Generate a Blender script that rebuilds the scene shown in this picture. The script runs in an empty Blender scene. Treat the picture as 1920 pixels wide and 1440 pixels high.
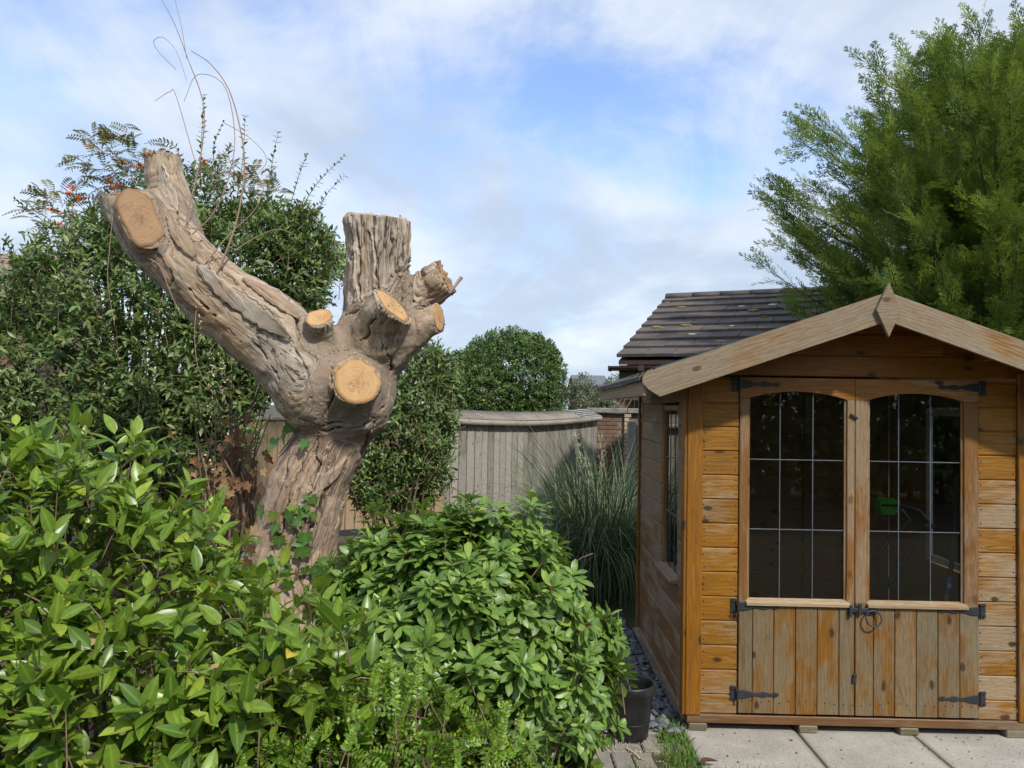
import bpy, bmesh, math
import numpy as np
from mathutils import Vector, Matrix

scene = bpy.context.scene
COL = scene.collection
rad = math.radians

# ------------------------------------------------------------------ camera
FPX = 1442.0
PITCH, ROLL = rad(1.77), 0.017
CAM = np.array([0.0, 0.0, 1.70])
_F = np.array([0, math.cos(PITCH), math.sin(PITCH)])
_R0 = np.array([1.0, 0, 0]); _U0 = np.array([0, -math.sin(PITCH), math.cos(PITCH)])
_U = _U0 * math.cos(ROLL) - _R0 * math.sin(ROLL)
_R = _R0 * math.cos(ROLL) + _U0 * math.sin(ROLL)
cd = bpy.data.cameras.new('camera')
cd.sensor_width = 36.0; cd.lens = FPX / 1920 * 36.0
cd.clip_start = 0.05; cd.clip_end = 3000
cam = bpy.data.objects.new('camera', cd); COL.objects.link(cam)
cam.matrix_world = Matrix(((_R[0], _U[0], -_F[0], CAM[0]), (_R[1], _U[1], -_F[1], CAM[1]), (_R[2], _U[2], -_F[2], CAM[2]), (0, 0, 0, 1)))
scene.camera = cam

def at(px, py, Y):
    d = _F + _R * (px - 960) / FPX - _U * (py - 720) / FPX
    return CAM + d * (Y / d[1])

# ------------------------------------------------------------------ sky and sun
SUN = np.array([0.36, -0.62, 0.70]); SUN /= np.linalg.norm(SUN)
SUN_EL = math.asin(SUN[2]); SUN_AZ = math.atan2(SUN[0], SUN[1])
world = bpy.data.worlds.new('World'); scene.world = world; world.use_nodes = True
wt = world.node_tree; wt.nodes.clear()

class NB:
    """tiny node builder"""
    def __init__(self, tree): self.t = tree
    def n(self, typ, ins=None, out=0, **props):
        nd = self.t.nodes.new(typ)
        for k, v in props.items(): setattr(nd, k, v)
        for k, v in (ins or {}).items():
            s = nd.inputs[k]
            if isinstance(v, bpy.types.NodeSocket): self.t.links.new(v, s)
            else: s.default_value = v
        return nd.outputs[out] if out is not None else nd
    def math(self, op, a, b=0.0, c=None, clamp=False):
        ins = {0: a, 1: b}
        if c is not None: ins[2] = c
        return self.n('ShaderNodeMath', ins, operation=op, use_clamp=clamp)
    def vmath(self, op, a, b=None, scale=None, out=0):
        ins = {0: a}
        if b is not None: ins[1] = b
        nd = self.n('ShaderNodeVectorMath', ins, out=None, operation=op)
        if scale is not None:
            if isinstance(scale, bpy.types.NodeSocket): self.t.links.new(scale, nd.inputs['Scale'])
            else: nd.inputs['Scale'].default_value = scale
        return nd.outputs[out]
    def noise(self, vec, scale, detail=3, rough=0.55, dist=0.0, w=None, out=0):
        ins = {'Vector': vec, 'Scale': scale, 'Detail': detail, 'Roughness': rough, 'Distortion': dist}
        if w is not None:
            nd = self.n('ShaderNodeTexNoise', None, out=None, noise_dimensions='4D')
            for k, v in ins.items():
                if isinstance(v, bpy.types.NodeSocket): self.t.links.new(v, nd.inputs[k])
                else: nd.inputs[k].default_value = v
            if isinstance(w, bpy.types.NodeSocket): self.t.links.new(w, nd.inputs['W'])
            else: nd.inputs['W'].default_value = w
            return nd.outputs[out]
        return self.n('ShaderNodeTexNoise', ins, out=out)
    def sstep(self, v, lo, hi, a=0.0, b=1.0):
        return self.n('ShaderNodeMapRange', {'Value': v, 'From Min': lo, 'From Max': hi, 'To Min': a, 'To Max': b}, interpolation_type='SMOOTHSTEP')
    def mix(self, fac, a, b, blend='MIX'):
        nd = self.n('ShaderNodeMix', None, out=None, data_type='RGBA', blend_type=blend)
        for s, v in ((nd.inputs[0], fac), (nd.inputs[6], a), (nd.inputs[7], b)):
            if isinstance(v, bpy.types.NodeSocket): self.t.links.new(v, s)
            else: s.default_value = (*v, 1) if isinstance(v, (tuple, list)) and len(v) == 3 else v
        return nd.outputs[2]
    def mapping(self, vec, scale=(1, 1, 1), loc=(0, 0, 0), rot=(0, 0, 0)):
        return self.n('ShaderNodeMapping', {'Vector': vec, 'Scale': scale, 'Location': loc, 'Rotation': rot})

b = NB(wt)
sky = b.n('ShaderNodeTexSky', sky_type='NISHITA', sun_disc=False, sun_elevation=SUN_EL, sun_rotation=SUN_AZ, altitude=50.0, air_density=1.0, dust_density=0.6, ozone_density=1.6)
skyc = b.mix(1.0, sky, (1.12, 1.13, 1.24), 'MULTIPLY')
tc = b.n('ShaderNodeTexCoord', out=0)
sep = b.n('ShaderNodeSeparateXYZ', {0: tc}, out=None)
zc = b.math('MAXIMUM', sep.outputs[2], 0.0)
den = b.math('ADD', zc, 0.22)
pl = b.n('ShaderNodeCombineXYZ', {0: b.math('DIVIDE', sep.outputs[0], den), 1: b.math('DIVIDE', sep.outputs[1], den), 2: 0.0})
n1 = b.noise(b.mapping(pl, (1.0, 0.75, 1), (8.26, 4.05, 3.16)), 1.05, 7, 0.60, 0.5)
n2 = b.noise(b.mapping(pl, (1.0, 0.45, 1), (5.53, 7.12, 1.0), (0, 0, 0.5)), 2.6, 7, 0.66, 0.9)
dens = b.math('ADD', b.math('MULTIPLY', n1, 0.72), b.math('MULTIPLY', n2, 0.28))
hz = b.sstep(sep.outputs[2], 0.0, 0.42, 0.16, 0.0)
dens = b.math('ADD', dens, hz)
mask = b.sstep(dens, 0.352, 0.575)
shade = b.noise(b.mapping(pl, (1, 0.8, 1), (14.94, 6.41, 3.0)), 1.5, 4, 0.55, 0.3)
cloudc = b.mix(b.sstep(shade, 0.36, 0.66), (2.6, 3.1, 3.8), (4.05, 4.35, 4.8))
skymix = b.mix(b.math('MULTIPLY', mask, 0.92), skyc, cloudc)
bg = b.n('ShaderNodeBackground', {'Color': skymix, 'Strength': 0.15})
b.n('ShaderNodeOutputWorld', {'Surface': bg}, out=None)

sl = bpy.data.lights.new('sun', 'SUN'); sl.energy = 3.0; sl.angle = rad(2.6); sl.color = (1.0, 0.94, 0.84)
so = bpy.data.objects.new('sun', sl); COL.objects.link(so)
so.rotation_euler = Vector(-SUN).to_track_quat('-Z', 'Y').to_euler(); so.location = (4, -4, 8)

scene.view_settings.view_transform = 'Standard'; scene.view_settings.look = 'None'
scene.view_settings.exposure = 0.52; scene.view_settings.gamma = 1.0
scene.view_settings.use_curve_mapping = False
scene.render.engine = 'CYCLES'
try:
    scene.cycles.max_bounces = 5; scene.cycles.diffuse_bounces = 3; scene.cycles.glossy_bounces = 2; scene.cycles.transmission_bounces = 3; scene.cycles.transparent_max_bounces = 8
    scene.cycles.use_denoising = True
except Exception: pass

# ------------------------------------------------------------------ mesh helpers
def tag(o, label=None, cat=None, group=None, kind=None):
    if label: o['label'] = label
    if cat: o['category'] = cat
    if group: o['group'] = group
    if kind: o['kind'] = kind
    return o

def link(name, mesh, mat=None, parent=None, loc=None, rot=None, mw=None):
    o = bpy.data.objects.new(name, mesh); COL.objects.link(o)
    if mat is not None and mesh is not None and len(mesh.materials) == 0: mesh.materials.append(mat)
    if parent is not None: o.parent = parent
    if loc is not None: o.location = loc
    if rot is not None: o.rotation_euler = rot
    if mw is not None: o.matrix_local = mw
    return o

def empty(name, loc=(0, 0, 0), rz=0.0):
    o = bpy.data.objects.new(name, None); COL.objects.link(o)
    o.location = loc; o.rotation_euler = (0, 0, rz); o.empty_display_size = 0.1
    return o

def np_mesh(name, V, F, mat=None, attrs=None, smooth=True):
    """F: (m,3) or (m,4) int array, or a list of such arrays"""
    V = np.asarray(V, dtype=np.float32)
    Fs = [np.asarray(x, dtype=np.int32) for x in (F if isinstance(F, list) else [F]) if len(x)]
    me = bpy.data.meshes.new(name)
    me.vertices.add(len(V)); me.vertices.foreach_set('co', V.ravel())
    loops = np.concatenate([x.ravel() for x in Fs])
    sizes = np.concatenate([np.full(len(x), x.shape[1], np.int32) for x in Fs])
    starts = np.concatenate([[0], np.cumsum(sizes)[:-1]]).astype(np.int32)
    me.loops.add(len(loops)); me.loops.foreach_set('vertex_index', loops)
    me.polygons.add(len(sizes)); me.polygons.foreach_set('loop_start', starts)
    try: me.polygons.foreach_set('loop_total', sizes)
    except Exception: pass
    me.update(calc_edges=True); me.validate()
    if smooth: me.polygons.foreach_set('use_smooth', np.ones(len(me.polygons), bool))
    for k, a in (attrs or {}).items():
        a = np.asarray(a, dtype=np.float32)
        at_ = me.attributes.new(k, 'FLOAT' if a.ndim == 1 else 'FLOAT_VECTOR', 'POINT')
        at_.data.foreach_set('value' if a.ndim == 1 else 'vector', a.ravel())
    if mat is not None: me.materials.append(mat)
    me.update()
    return me

_cache = {}
def box_mesh(sx, sy, sz, mat, bev=0.003, key=''):
    """box from 0..s on each axis, bevelled"""
    k = (round(sx, 4), round(sy, 4), round(sz, 4), mat.name, bev, key)
    if k in _cache: return _cache[k]
    bm = bmesh.new()
    bmesh.ops.create_cube(bm, size=1.0)
    for v in bm.verts: v.co = Vector(((v.co.x + .5) * sx, (v.co.y + .5) * sy, (v.co.z + .5) * sz))
    if bev > 0: bmesh.ops.bevel(bm, geom=bm.edges[:], offset=min(bev, sx * .3, sy * .3, sz * .3), segments=1, affect='EDGES')
    me = bpy.data.meshes.new('block'); bm.to_mesh(me); bm.free(); me.materials.append(mat)
    _cache[k] = me
    return me

def box(name, p0, p1, mat, parent=None, bev=0.003, key=''):
    s = [p1[i] - p0[i] for i in range(3)]
    return link(name, box_mesh(*s, mat, bev, key), None, parent, loc=p0)

def prism_mesh(name, poly, depth, mat=None, axis='y', bev=0.0):
    """poly: list of 2D points (counter-clockwise); extruded by depth. axis y: poly in xz; axis x: poly in yz; axis z: poly in xy"""
    bm = bmesh.new()
    def P(a, b_, d):
        return {'y': (a, d, b_), 'x': (d, a, b_), 'z': (a, b_, d)}[axis]
    v0 = [bm.verts.new(P(a, c, 0)) for a, c in poly]; v1 = [bm.verts.new(P(a, c, depth)) for a, c in poly]
    n = len(poly)
    bm.faces.new(v0); bm.faces.new(v1[::-1])
    for i in range(n): bm.faces.new((v0[i], v0[(i + 1) % n], v1[(i + 1) % n], v1[i]))
    bmesh.ops.recalc_face_normals(bm, faces=bm.faces[:])
    if bev > 0: bmesh.ops.bevel(bm, geom=bm.edges[:], offset=bev, segments=1, affect='EDGES')
    me = bpy.data.meshes.new(name); bm.to_mesh(me); bm.free()
    if mat: me.materials.append(mat)
    return me

def nrm(v): 
    v = np.asarray(v, float); return v / np.maximum(np.linalg.norm(v, axis=-1, keepdims=True), 1e-9)

def tube_np(paths, sides=5):
    """paths: list of (pts (k,3), radii (k,)) -> V, F quads (open tubes with end collapse by small radius)"""
    VV, FF = [], []; off = 0
    ang = np.linspace(0, 2 * np.pi, sides, endpoint=False)
    for pts, r in paths:
        pts = np.asarray(pts, float); r = np.broadcast_to(np.asarray(r, float), (len(pts),))
        t = nrm(np.gradient(pts, axis=0))
        ref = np.array([0, 0, 1.0]) if abs(t[0][2]) < .8 else np.array([1.0, 0, 0])
        u = nrm(np.cross(t, ref)); v = np.cross(t, u)
        ring = pts[:, None] + r[:, None, None] * (np.cos(ang)[None, :, None] * u[:, None] + np.sin(ang)[None, :, None] * v[:, None])
        k = len(pts); VV.append(ring.reshape(-1, 3))
        i, j = np.meshgrid(np.arange(k - 1), np.arange(sides), indexing='ij'); j2 = (j + 1) % sides
        FF.append(np.stack([i * sides + j, i * sides + j2, (i + 1) * sides + j2, (i + 1) * sides + j], -1).reshape(-1, 4) + off)
        off += k * sides
    return np.concatenate(VV), np.concatenate(FF)

# vectorised value noise
def _hash(i, j, k, s):
    h = (i * 374761393 + j * 668265263 + k * 2147483647 + s * 1274126177) & 0xFFFFFFFF
    h = ((h ^ (h >> 13)) * 1274126177) & 0xFFFFFFFF
    return ((h ^ (h >> 16)) & 0xFFFF) / 65535.0
def vnoise(P, s=0):
    P = np.asarray(P, float); I = np.floor(P).astype(np.int64); f = P - I; f = f * f * (3 - 2 * f)
    r = 0
    for a in (0, 1):
        for c in (0, 1):
            for e in (0, 1):
                w = (f[..., 0] if a else 1 - f[..., 0]) * (f[..., 1] if c else 1 - f[..., 1]) * (f[..., 2] if e else 1 - f[..., 2])
                r = r + w * _hash(I[..., 0] + a, I[..., 1] + c, I[..., 2] + e, s)
    return r
def fbm(P, s=0, oct=4):
    r = 0; a = 0.5; P = np.asarray(P, float)
    for o in range(oct): r = r + a * vnoise(P * 2 ** o, s + o); a *= 0.5
    return r

# ------------------------------------------------------------------ materials
def new_mat(name):
    m = bpy.data.materials.new(name); m.use_nodes = True; m.node_tree.nodes.clear()
    return m, NB(m.node_tree)
def finish(nb, color, rough=0.6, bump=None, bstr=0.3, bdist=0.01, metal=0.0, spec=0.5, translucent=None, extra=None):
    ins = {'Base Color': color if isinstance(color, bpy.types.NodeSocket) else (*color, 1), 'Roughness': rough, 'Metallic': metal, 'Specular IOR Level': spec}
    if bump is not None:
        ins['Normal'] = nb.n('ShaderNodeBump', {'Height': bump, 'Strength': bstr, 'Distance': bdist})
    ins.update(extra or {})
    s = nb.n('ShaderNodeBsdfPrincipled', ins)
    if translucent:
        fac, tcol = translucent
        tr = nb.n('ShaderNodeBsdfTranslucent', {'Color': tcol if isinstance(tcol, bpy.types.NodeSocket) else (*tcol, 1)})
        s = nb.n('ShaderNodeMixShader', {0: fac, 1: s, 2: tr})
    nb.n('ShaderNodeOutputMaterial', {'Surface': s}, out=None)

def wood(name, stain, stain2, bare, amount, axis='x', knots=1.0, rough=0.6, grainy=1.0, dark=(0.06, 0.03, 0.012), wscale=3.2, vary=0.15, sat=1.14, val=0.80):
    """stained timber: long axis = object axis; amount = share of worn grey patches"""
    m, nb = new_mat(name)
    tcn = nb.n('ShaderNodeTexCoord', out=None); oi = nb.n('ShaderNodeObjectInfo', out=None)
    w = nb.math('MULTIPLY', oi.outputs['Random'], 53.0)
    st = {'x': (0.10, 1, 1), 'y': (1, 0.10, 1), 'z': (1, 1, 0.10)}[axis]
    v = nb.mapping(tcn.outputs['Object'], st)
    off = nb.n('ShaderNodeCombineXYZ', {0: w, 1: nb.math('MULTIPLY', w, 1.7), 2: nb.math('MULTIPLY', w, 0.6)})
    vo = nb.vmath('ADD', tcn.outputs['Object'], off)
    g = nb.noise(v, 60.0, 5, 0.6, 1.2, w=w)
    g2 = nb.noise(v, 190.0, 3, 0.6, 0.4, w=w)
    big = nb.noise(vo, 2.6, 2, 0.5)
    col = nb.mix(nb.sstep(g, 0.30, 0.72), stain2, stain)
    col = nb.mix(nb.math('MULTIPLY', nb.sstep(big, 0.35, 0.7), 0.35), col, stain2)
    # knots
    so_ = nb.n('ShaderNodeSeparateXYZ', {0: tcn.outputs['Object']}, out=None)
    lo_, cr_ = {'x': (0, 2), 'y': (1, 2), 'z': (2, 0)}[axis]
    kv = nb.n('ShaderNodeCombineXYZ', {0: nb.math('ADD', nb.math('MULTIPLY', so_.outputs[lo_], 0.55), w), 1: nb.math('ADD', so_.outputs[cr_], nb.math('MULTIPLY', w, 1.3)), 2: 0.0})
    kv = nb.vmath('ADD', kv, nb.vmath('SCALE', nb.noise(vo, 14.0, 2, 0.5, out=1), scale=0.02))
    vor = nb.n('ShaderNodeTexVoronoi', {'Vector': kv, 'Scale': 6.5, 'Randomness': 1.0}, out=None, voronoi_dimensions='2D')
    kd = nb.sstep(vor.outputs['Distance'], 0.05, 0.115, 1.0, 0.0)
    halo = nb.sstep(vor.outputs['Distance'], 0.08, 0.34, 1.0, 0.0)
    sepc = nb.n('ShaderNodeSeparateColor', {0: vor.outputs['Color']}, out=None)
    pick = nb.sstep(sepc.outputs[0], 0.42, 0.46)
    kd = nb.math('MULTIPLY', nb.math('MULTIPLY', kd, pick), knots)
    halo = nb.math('MULTIPLY', nb.math('MULTIPLY', halo, pick), 0.45 * knots)
    col = nb.mix(halo, col, stain2)
    # growth-ring lines bending round the knots
    rl_c = nb.n('ShaderNodeCombineXYZ', {0: nb.math('MULTIPLY', so_.outputs[lo_], 1.0), 1: nb.math('ADD', nb.math('MULTIPLY', so_.outputs[cr_], 1.0), nb.math('MULTIPLY', halo, 0.03)), 2: w})
    rn = nb.noise(nb.mapping(rl_c, (0.22, 1, 1)), 4.5, 3, 0.55, 0.3)
    rw = nb.math('SINE', nb.math('ADD', nb.math('MULTIPLY', so_.outputs[cr_], 330.0), nb.math('ADD', nb.math('MULTIPLY', rn, 40.0), nb.math('MULTIPLY', halo, 14.0))))
    col = nb.mix(nb.sstep(rw, 0.45, 0.98, 0.0, 0.42), col, stain2)
    # worn patches
    pv = nb.mapping(vo, {'x': (0.42, 1, 1), 'y': (1, 0.42, 1), 'z': (1, 1, 0.42)}[axis])
    pn = nb.noise(pv, wscale, 5, 0.62, 0.5)
    edge = nb.math('ADD', nb.math('MULTIPLY', nb.math('SUBTRACT', g, 0.5), 0.35), pn)
    thr = 0.72 - 0.42 * amount
    worn = nb.sstep(edge, thr - 0.08, thr + 0.11)
    barec = nb.mix(nb.sstep(g2, 0.3, 0.7), tuple(x * 0.72 for x in bare), tuple(min(1, x * 1.15) for x in bare))
    col = nb.mix(nb.math('MULTIPLY', worn, 0.80), col, barec)
    col = nb.mix(nb.sstep(rw, 0.55, 0.98, 0.0, 0.30), col, tuple(x * 0.45 for x in bare))
    col = nb.mix(kd, col, dark)
    # dark mildew streaks
    ml = nb.noise(pv, 5.5, 6, 0.7, 0.8)
    col = nb.mix(nb.sstep(ml, 0.60, 0.74, 0.0, 0.45), col, tuple(x * 0.35 for x in stain2))
    hsv = nb.n('ShaderNodeHueSaturation', {'Color': col, 'Value': nb.math('ADD', val * (1.0 - vary / 2), nb.math('MULTIPLY', oi.outputs['Random'], vary)), 'Saturation': sat, 'Hue': 0.5, 'Fac': 1.0}); col = hsv
    bump = nb.math('ADD', nb.math('ADD', nb.math('MULTIPLY', g, 0.7), nb.math('MULTIPLY', g2, 0.5)), nb.math('MULTIPLY', rw, -0.12))
    finish(nb, col, nb.sstep(worn, 0, 1, rough - 0.1, 0.85), bump, 0.35 * grainy, 0.004)
    return m

M = {}
M['board'] = wood('shed board stained', (0.40, 0.200, 0.044), (0.23, 0.100, 0.022), (0.33, 0.26, 0.17), 0.42)
M['board_worn'] = wood('shed board worn', (0.39, 0.195, 0.046), (0.22, 0.098, 0.026), (0.36, 0.29, 0.20), 0.56)
M['board_clean'] = wood('shed board upper', (0.39, 0.198, 0.044), (0.23, 0.105, 0.024), (0.34, 0.27, 0.17), 0.10)
M['side_board'] = wood('shed side board', (0.31, 0.165, 0.070), (0.19, 0.10, 0.046), (0.37, 0.30, 0.225), 0.54, axis='y', knots=0.3)
M['post'] = wood('shed post', (0.35, 0.165, 0.042), (0.21, 0.092, 0.026), (0.28, 0.21, 0.13), 0.22, axis='z')
M['stile'] = wood('door stile', (0.31, 0.16, 0.055), (0.19, 0.092, 0.036), (0.29, 0.23, 0.16), 0.55, axis='z', knots=0.6)
M['rail'] = wood('door rail', (0.42, 0.20, 0.055), (0.26, 0.11, 0.03), (0.40, 0.32, 0.22), 0.25, axis='x')
M['plank_warm'] = wood('door plank stained', (0.32, 0.150, 0.034), (0.18, 0.088, 0.030), (0.21, 0.172, 0.108), 0.56, axis='z', wscale=5.5, val=0.80)
M['plank_grey'] = wood('door plank greyed', (0.28, 0.140, 0.040), (0.155, 0.092, 0.042), (0.20, 0.172, 0.115), 0.68, axis='z', wscale=5.5, val=0.80)
M['fascia'] = wood('barge board', (0.35, 0.195, 0.068), (0.21, 0.115, 0.044), (0.29, 0.25, 0.19), 0.72, axis='x', knots=0.8, wscale=4.5)
M['gable'] = wood('gable board', (0.36, 0.16, 0.04), (0.22, 0.09, 0.025), (0.30, 0.22, 0.13), 0.10)
M['base'] = wood('base rail', (0.22, 0.11, 0.048), (0.13, 0.066, 0.034), (0.20, 0.155, 0.10), 0.5, axis='x', knots=0.4)
M['sill'] = wood('glazing sill', (0.42, 0.27, 0.15), (0.30, 0.18, 0.10), (0.40, 0.32, 0.22), 0.7, knots=0.2)
M['inner'] = wood('shed inside board', (0.34, 0.20, 0.09), (0.24, 0.13, 0.055), (0.34, 0.24, 0.13), 0.10)
M['bearer'] = wood('floor bearer', (0.20, 0.17, 0.10), (0.13, 0.11, 0.065), (0.24, 0.22, 0.16), 0.6, axis='y', knots=0.0)
M['fence'] = wood('fence board grey', (0.235, 0.21, 0.175), (0.135, 0.118, 0.097), (0.30, 0.28, 0.245), 0.80, axis='z', knots=0.5, vary=0.5, sat=1.0, val=1.0)
M['fence_tan'] = wood('fence board tan', (0.46, 0.33, 0.20), (0.34, 0.23, 0.13), (0.45, 0.36, 0.26), 0.5, axis='z', knots=0.3)
M['fence_cap'] = wood('fence capping', (0.30, 0.26, 0.20), (0.20, 0.17, 0.13), (0.36, 0.33, 0.275), 0.75, axis='x', knots=0.2, sat=1.0, val=0.95)

def plain(name, c1, c2, scale=8.0, rough=0.6, bstr=0.2, bdist=0.004, fine=90.0, metal=0.0, spec=0.5, coords='Object', rnd=0.0):
    m, nb = new_mat(name)
    tcn = nb.n('ShaderNodeTexCoord', out=None)
    vec = tcn.outputs[coords]
    oi = nb.n('ShaderNodeObjectInfo', out=None)
    w = nb.math('MULTIPLY', oi.outputs['Random'], 31.0)
    a = nb.noise(vec, scale, 5, 0.6, 0.3, w=w); f_ = nb.noise(vec, fine, 4, 0.65, 0.0, w=w)
    fac = nb.sstep(nb.math('ADD', nb.math('MULTIPLY', a, 0.65), nb.math('MULTIPLY', f_, 0.35)), 0.33, 0.67)
    if rnd: fac = nb.math('ADD', nb.math('MULTIPLY', fac, 1 - rnd), nb.math('MULTIPLY', oi.outputs['Random'], rnd))
    finish(nb, nb.mix(fac, c1, c2), rough, f_, bstr, bdist, metal, spec)
    return m
M['iron'] = plain('black iron', (0.012, 0.014, 0.018), (0.03, 0.033, 0.04), 20, 0.55, 0.3, 0.002, 250, 0.0, 0.5)
M['lead'] = plain('lead strip', (0.08, 0.095, 0.11), (0.14, 0.155, 0.175), 20, 0.38, 0.2, 0.001, 200, 0.3)
M['felt'] = plain('roof felt', (0.055, 0.055, 0.052), (0.13, 0.125, 0.115), 6, 0.95, 0.8, 0.006, 220)
M['moss'] = plain('moss', (0.10, 0.11, 0.02), (0.26, 0.22, 0.06), 20, 0.95, 1.0, 0.01, 120)
M['plastic'] = plain('black plastic', (0.009, 0.0095, 0.010), (0.020, 0.0205, 0.021), 12, 0.42, 0.12, 0.002, 140)
M['green_plastic'] = plain('green plastic', (0.08, 0.42, 0.03), (0.11, 0.50, 0.04), 12, 0.35, 0.05, 0.001, 140)
M['dark_plastic'] = plain('dark tool plastic', (0.012, 0.016, 0.014), (0.02, 0.026, 0.024), 12, 0.4, 0.05, 0.001, 140)
M['rubber'] = plain('rubber', (0.014, 0.014, 0.014), (0.024, 0.024, 0.024), 12, 0.8, 0.1, 0.001, 140)
M['blue_label'] = plain('blue label', (0.06, 0.20, 0.42), (0.08, 0.24, 0.48), 12, 0.4, 0.0, 0.001)
M['yellow_label'] = plain('yellow label', (0.55, 0.42, 0.03), (0.62, 0.48, 0.05), 12, 0.4, 0.0, 0.001)
M['white_label'] = plain('white label', (0.7, 0.7, 0.7), (0.8, 0.8, 0.8), 12, 0.4, 0.0, 0.001)
M['slate'] = plain('slate chip', (0.07, 0.08, 0.092), (0.19, 0.205, 0.225), 10, 0.55, 0.4, 0.004, 70)
M['slate_bed'] = plain('slate bed', (0.02, 0.022, 0.026), (0.05, 0.055, 0.06), 20, 0.9, 0.8, 0.02, 60)
M['paver'] = plain('block paver', (0.16, 0.145, 0.122), (0.27, 0.245, 0.205), 9, 0.9, 0.6, 0.004, 160, rnd=0.25)
M['tile'] = plain('roof tile brown', (0.056, 0.046, 0.042), (0.118, 0.098, 0.087), 7, 0.85, 0.5, 0.004, 130, rnd=0.35)
M['tile_warm'] = plain('roof tile tan', (0.16, 0.11, 0.08), (0.28, 0.21, 0.16), 7, 0.9, 0.5, 0.004, 130, rnd=0.3)
M['lichen'] = plain('lichen', (0.5, 0.5, 0.46), (0.68, 0.68, 0.64), 30, 0.95, 0.5, 0.004, 130)
M['gutter'] = plain('brown gutter', (0.055, 0.030, 0.026), (0.075, 0.042, 0.036), 10, 0.4, 0.05, 0.001)
M['brown_board'] = plain('dark brown boarding', (0.030, 0.018, 0.015), (0.05, 0.03, 0.024), 10, 0.6, 0.2, 0.002)
M['brick'] = plain('brick brown', (0.115, 0.065, 0.048), (0.21, 0.125, 0.09), 12, 0.92, 0.6, 0.004, 140, rnd=0.4)
M['brick_pale'] = plain('brick pale edge', (0.34, 0.24, 0.16), (0.50, 0.38, 0.27), 12, 0.92, 0.6, 0.004, 140, rnd=0.4)
M['brick_tan'] = plain('tan brick far', (0.42, 0.27, 0.16), (0.52, 0.36, 0.23), 3, 0.92, 0.4, 0.004, 60)
M['mortar'] = plain('mortar', (0.13, 0.11, 0.09), (0.22, 0.19, 0.16), 14, 0.95, 0.5, 0.004, 120)
M['coping'] = plain('stone coping', (0.12, 0.12, 0.105), (0.26, 0.255, 0.225), 6, 0.92, 0.5, 0.005, 90)
M['conc_post'] = plain('concrete post', (0.20, 0.205, 0.20), (0.32, 0.325, 0.31), 6, 0.92, 0.4, 0.004, 120)
M['twig'] = plain('twig bark', (0.10, 0.065, 0.04), (0.21, 0.145, 0.095), 30, 0.85, 0.3, 0.002, 160)
M['vine'] = plain('dry vine', (0.24, 0.15, 0.115), (0.36, 0.25, 0.19), 30, 0.8, 0.3, 0.002, 160)
M['dry'] = plain('dry seed', (0.45, 0.33, 0.18), (0.62, 0.50, 0.32), 30, 0.9, 0.2, 0.002, 160)
M['darkwood'] = plain('conifer bark', (0.05, 0.035, 0.024), (0.10, 0.07, 0.05), 20, 0.9, 0.5, 0.005, 90)
M['cane'] = plain('garden cane', (0.36, 0.31, 0.22), (0.48, 0.42, 0.31), 12, 0.7, 0.2, 0.002)
M['chip'] = plain('wood chips', (0.42, 0.29, 0.15), (0.66, 0.50, 0.31), 40, 0.9, 0.2, 0.002, 160)
M['plaster'] = plain('house render', (0.50, 0.44, 0.36), (0.58, 0.52, 0.44), 3, 0.9, 0.2, 0.003)
M['frame_dark'] = plain('dark window frame', (0.05, 0.03, 0.02), (0.07, 0.045, 0.03), 10, 0.5, 0.1, 0.002)
M['frame_white'] = plain('white window frame', (0.72, 0.72, 0.70), (0.8, 0.8, 0.78), 10, 0.5, 0.1, 0.002)

def slab_mat():
    m, nb = new_mat('paving slab')
    tcn = nb.n('ShaderNodeTexCoord', out=None); oi = nb.n('ShaderNodeObjectInfo', out=None)
    v = nb.vmath('ADD', tcn.outputs['Object'], nb.vmath('SCALE', nb.n('ShaderNodeCombineXYZ', {0: 1.0, 1: 2.0, 2: 0.0}), scale=nb.math('MULTIPLY', oi.outputs['Random'], 17.0)))
    a = nb.noise(v, 3.2, 6, 0.62, 0.4); f_ = nb.noise(v, 120, 4, 0.7); p = nb.noise(v, 38, 3, 0.55)
    col = nb.mix(nb.sstep(a, 0.3, 0.72), (0.24, 0.222, 0.19), (0.365, 0.34, 0.295))
    col = nb.mix(nb.sstep(f_, 0.35, 0.7, 0.0, 0.35), col, (0.60, 0.57, 0.51))
    col = nb.mix(nb.sstep(p, 0.66, 0.74, 0.0, 0.75), col, (0.13, 0.115, 0.09))
    sx = nb.n('ShaderNodeSeparateXYZ', {0: tcn.outputs['Object']}, out=None)
    ed = nb.math('MINIMUM', nb.math('MINIMUM', sx.outputs[0], nb.math('SUBTRACT', 0.599, sx.outputs[0])), nb.math('MINIMUM', sx.outputs[1], nb.math('SUBTRACT', 0.599, sx.outputs[1])))
    em = nb.math('MULTIPLY', nb.sstep(nb.math('ADD', ed, nb.math('MULTIPLY', a, -0.05)), -0.022, 0.004, 1.0, 0.0), 0.5)
    col = nb.mix(em, col, (0.10, 0.09, 0.06))
    finish(nb, col, 0.9, nb.math('ADD', f_, nb.math('MULTIPLY', p, -0.6)), 0.4, 0.004)
    return m
M['slab'] = slab_mat()

def soil_mat():
    m, nb = new_mat('soil')
    g = nb.n('ShaderNodeNewGeometry', out=0)
    a = nb.noise(g, 1.4, 5, 0.6); f_ = nb.noise(g, 45, 5, 0.7)
    col = nb.mix(nb.sstep(f_, 0.3, 0.7), (0.045, 0.032, 0.022), (0.12, 0.088, 0.06))
    col = nb.mix(nb.sstep(a, 0.5, 0.6), col, (0.06, 0.085, 0.025))
    finish(nb, col, 0.95, f_, 0.8, 0.02)
    return m
M['soil'] = soil_mat()

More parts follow.
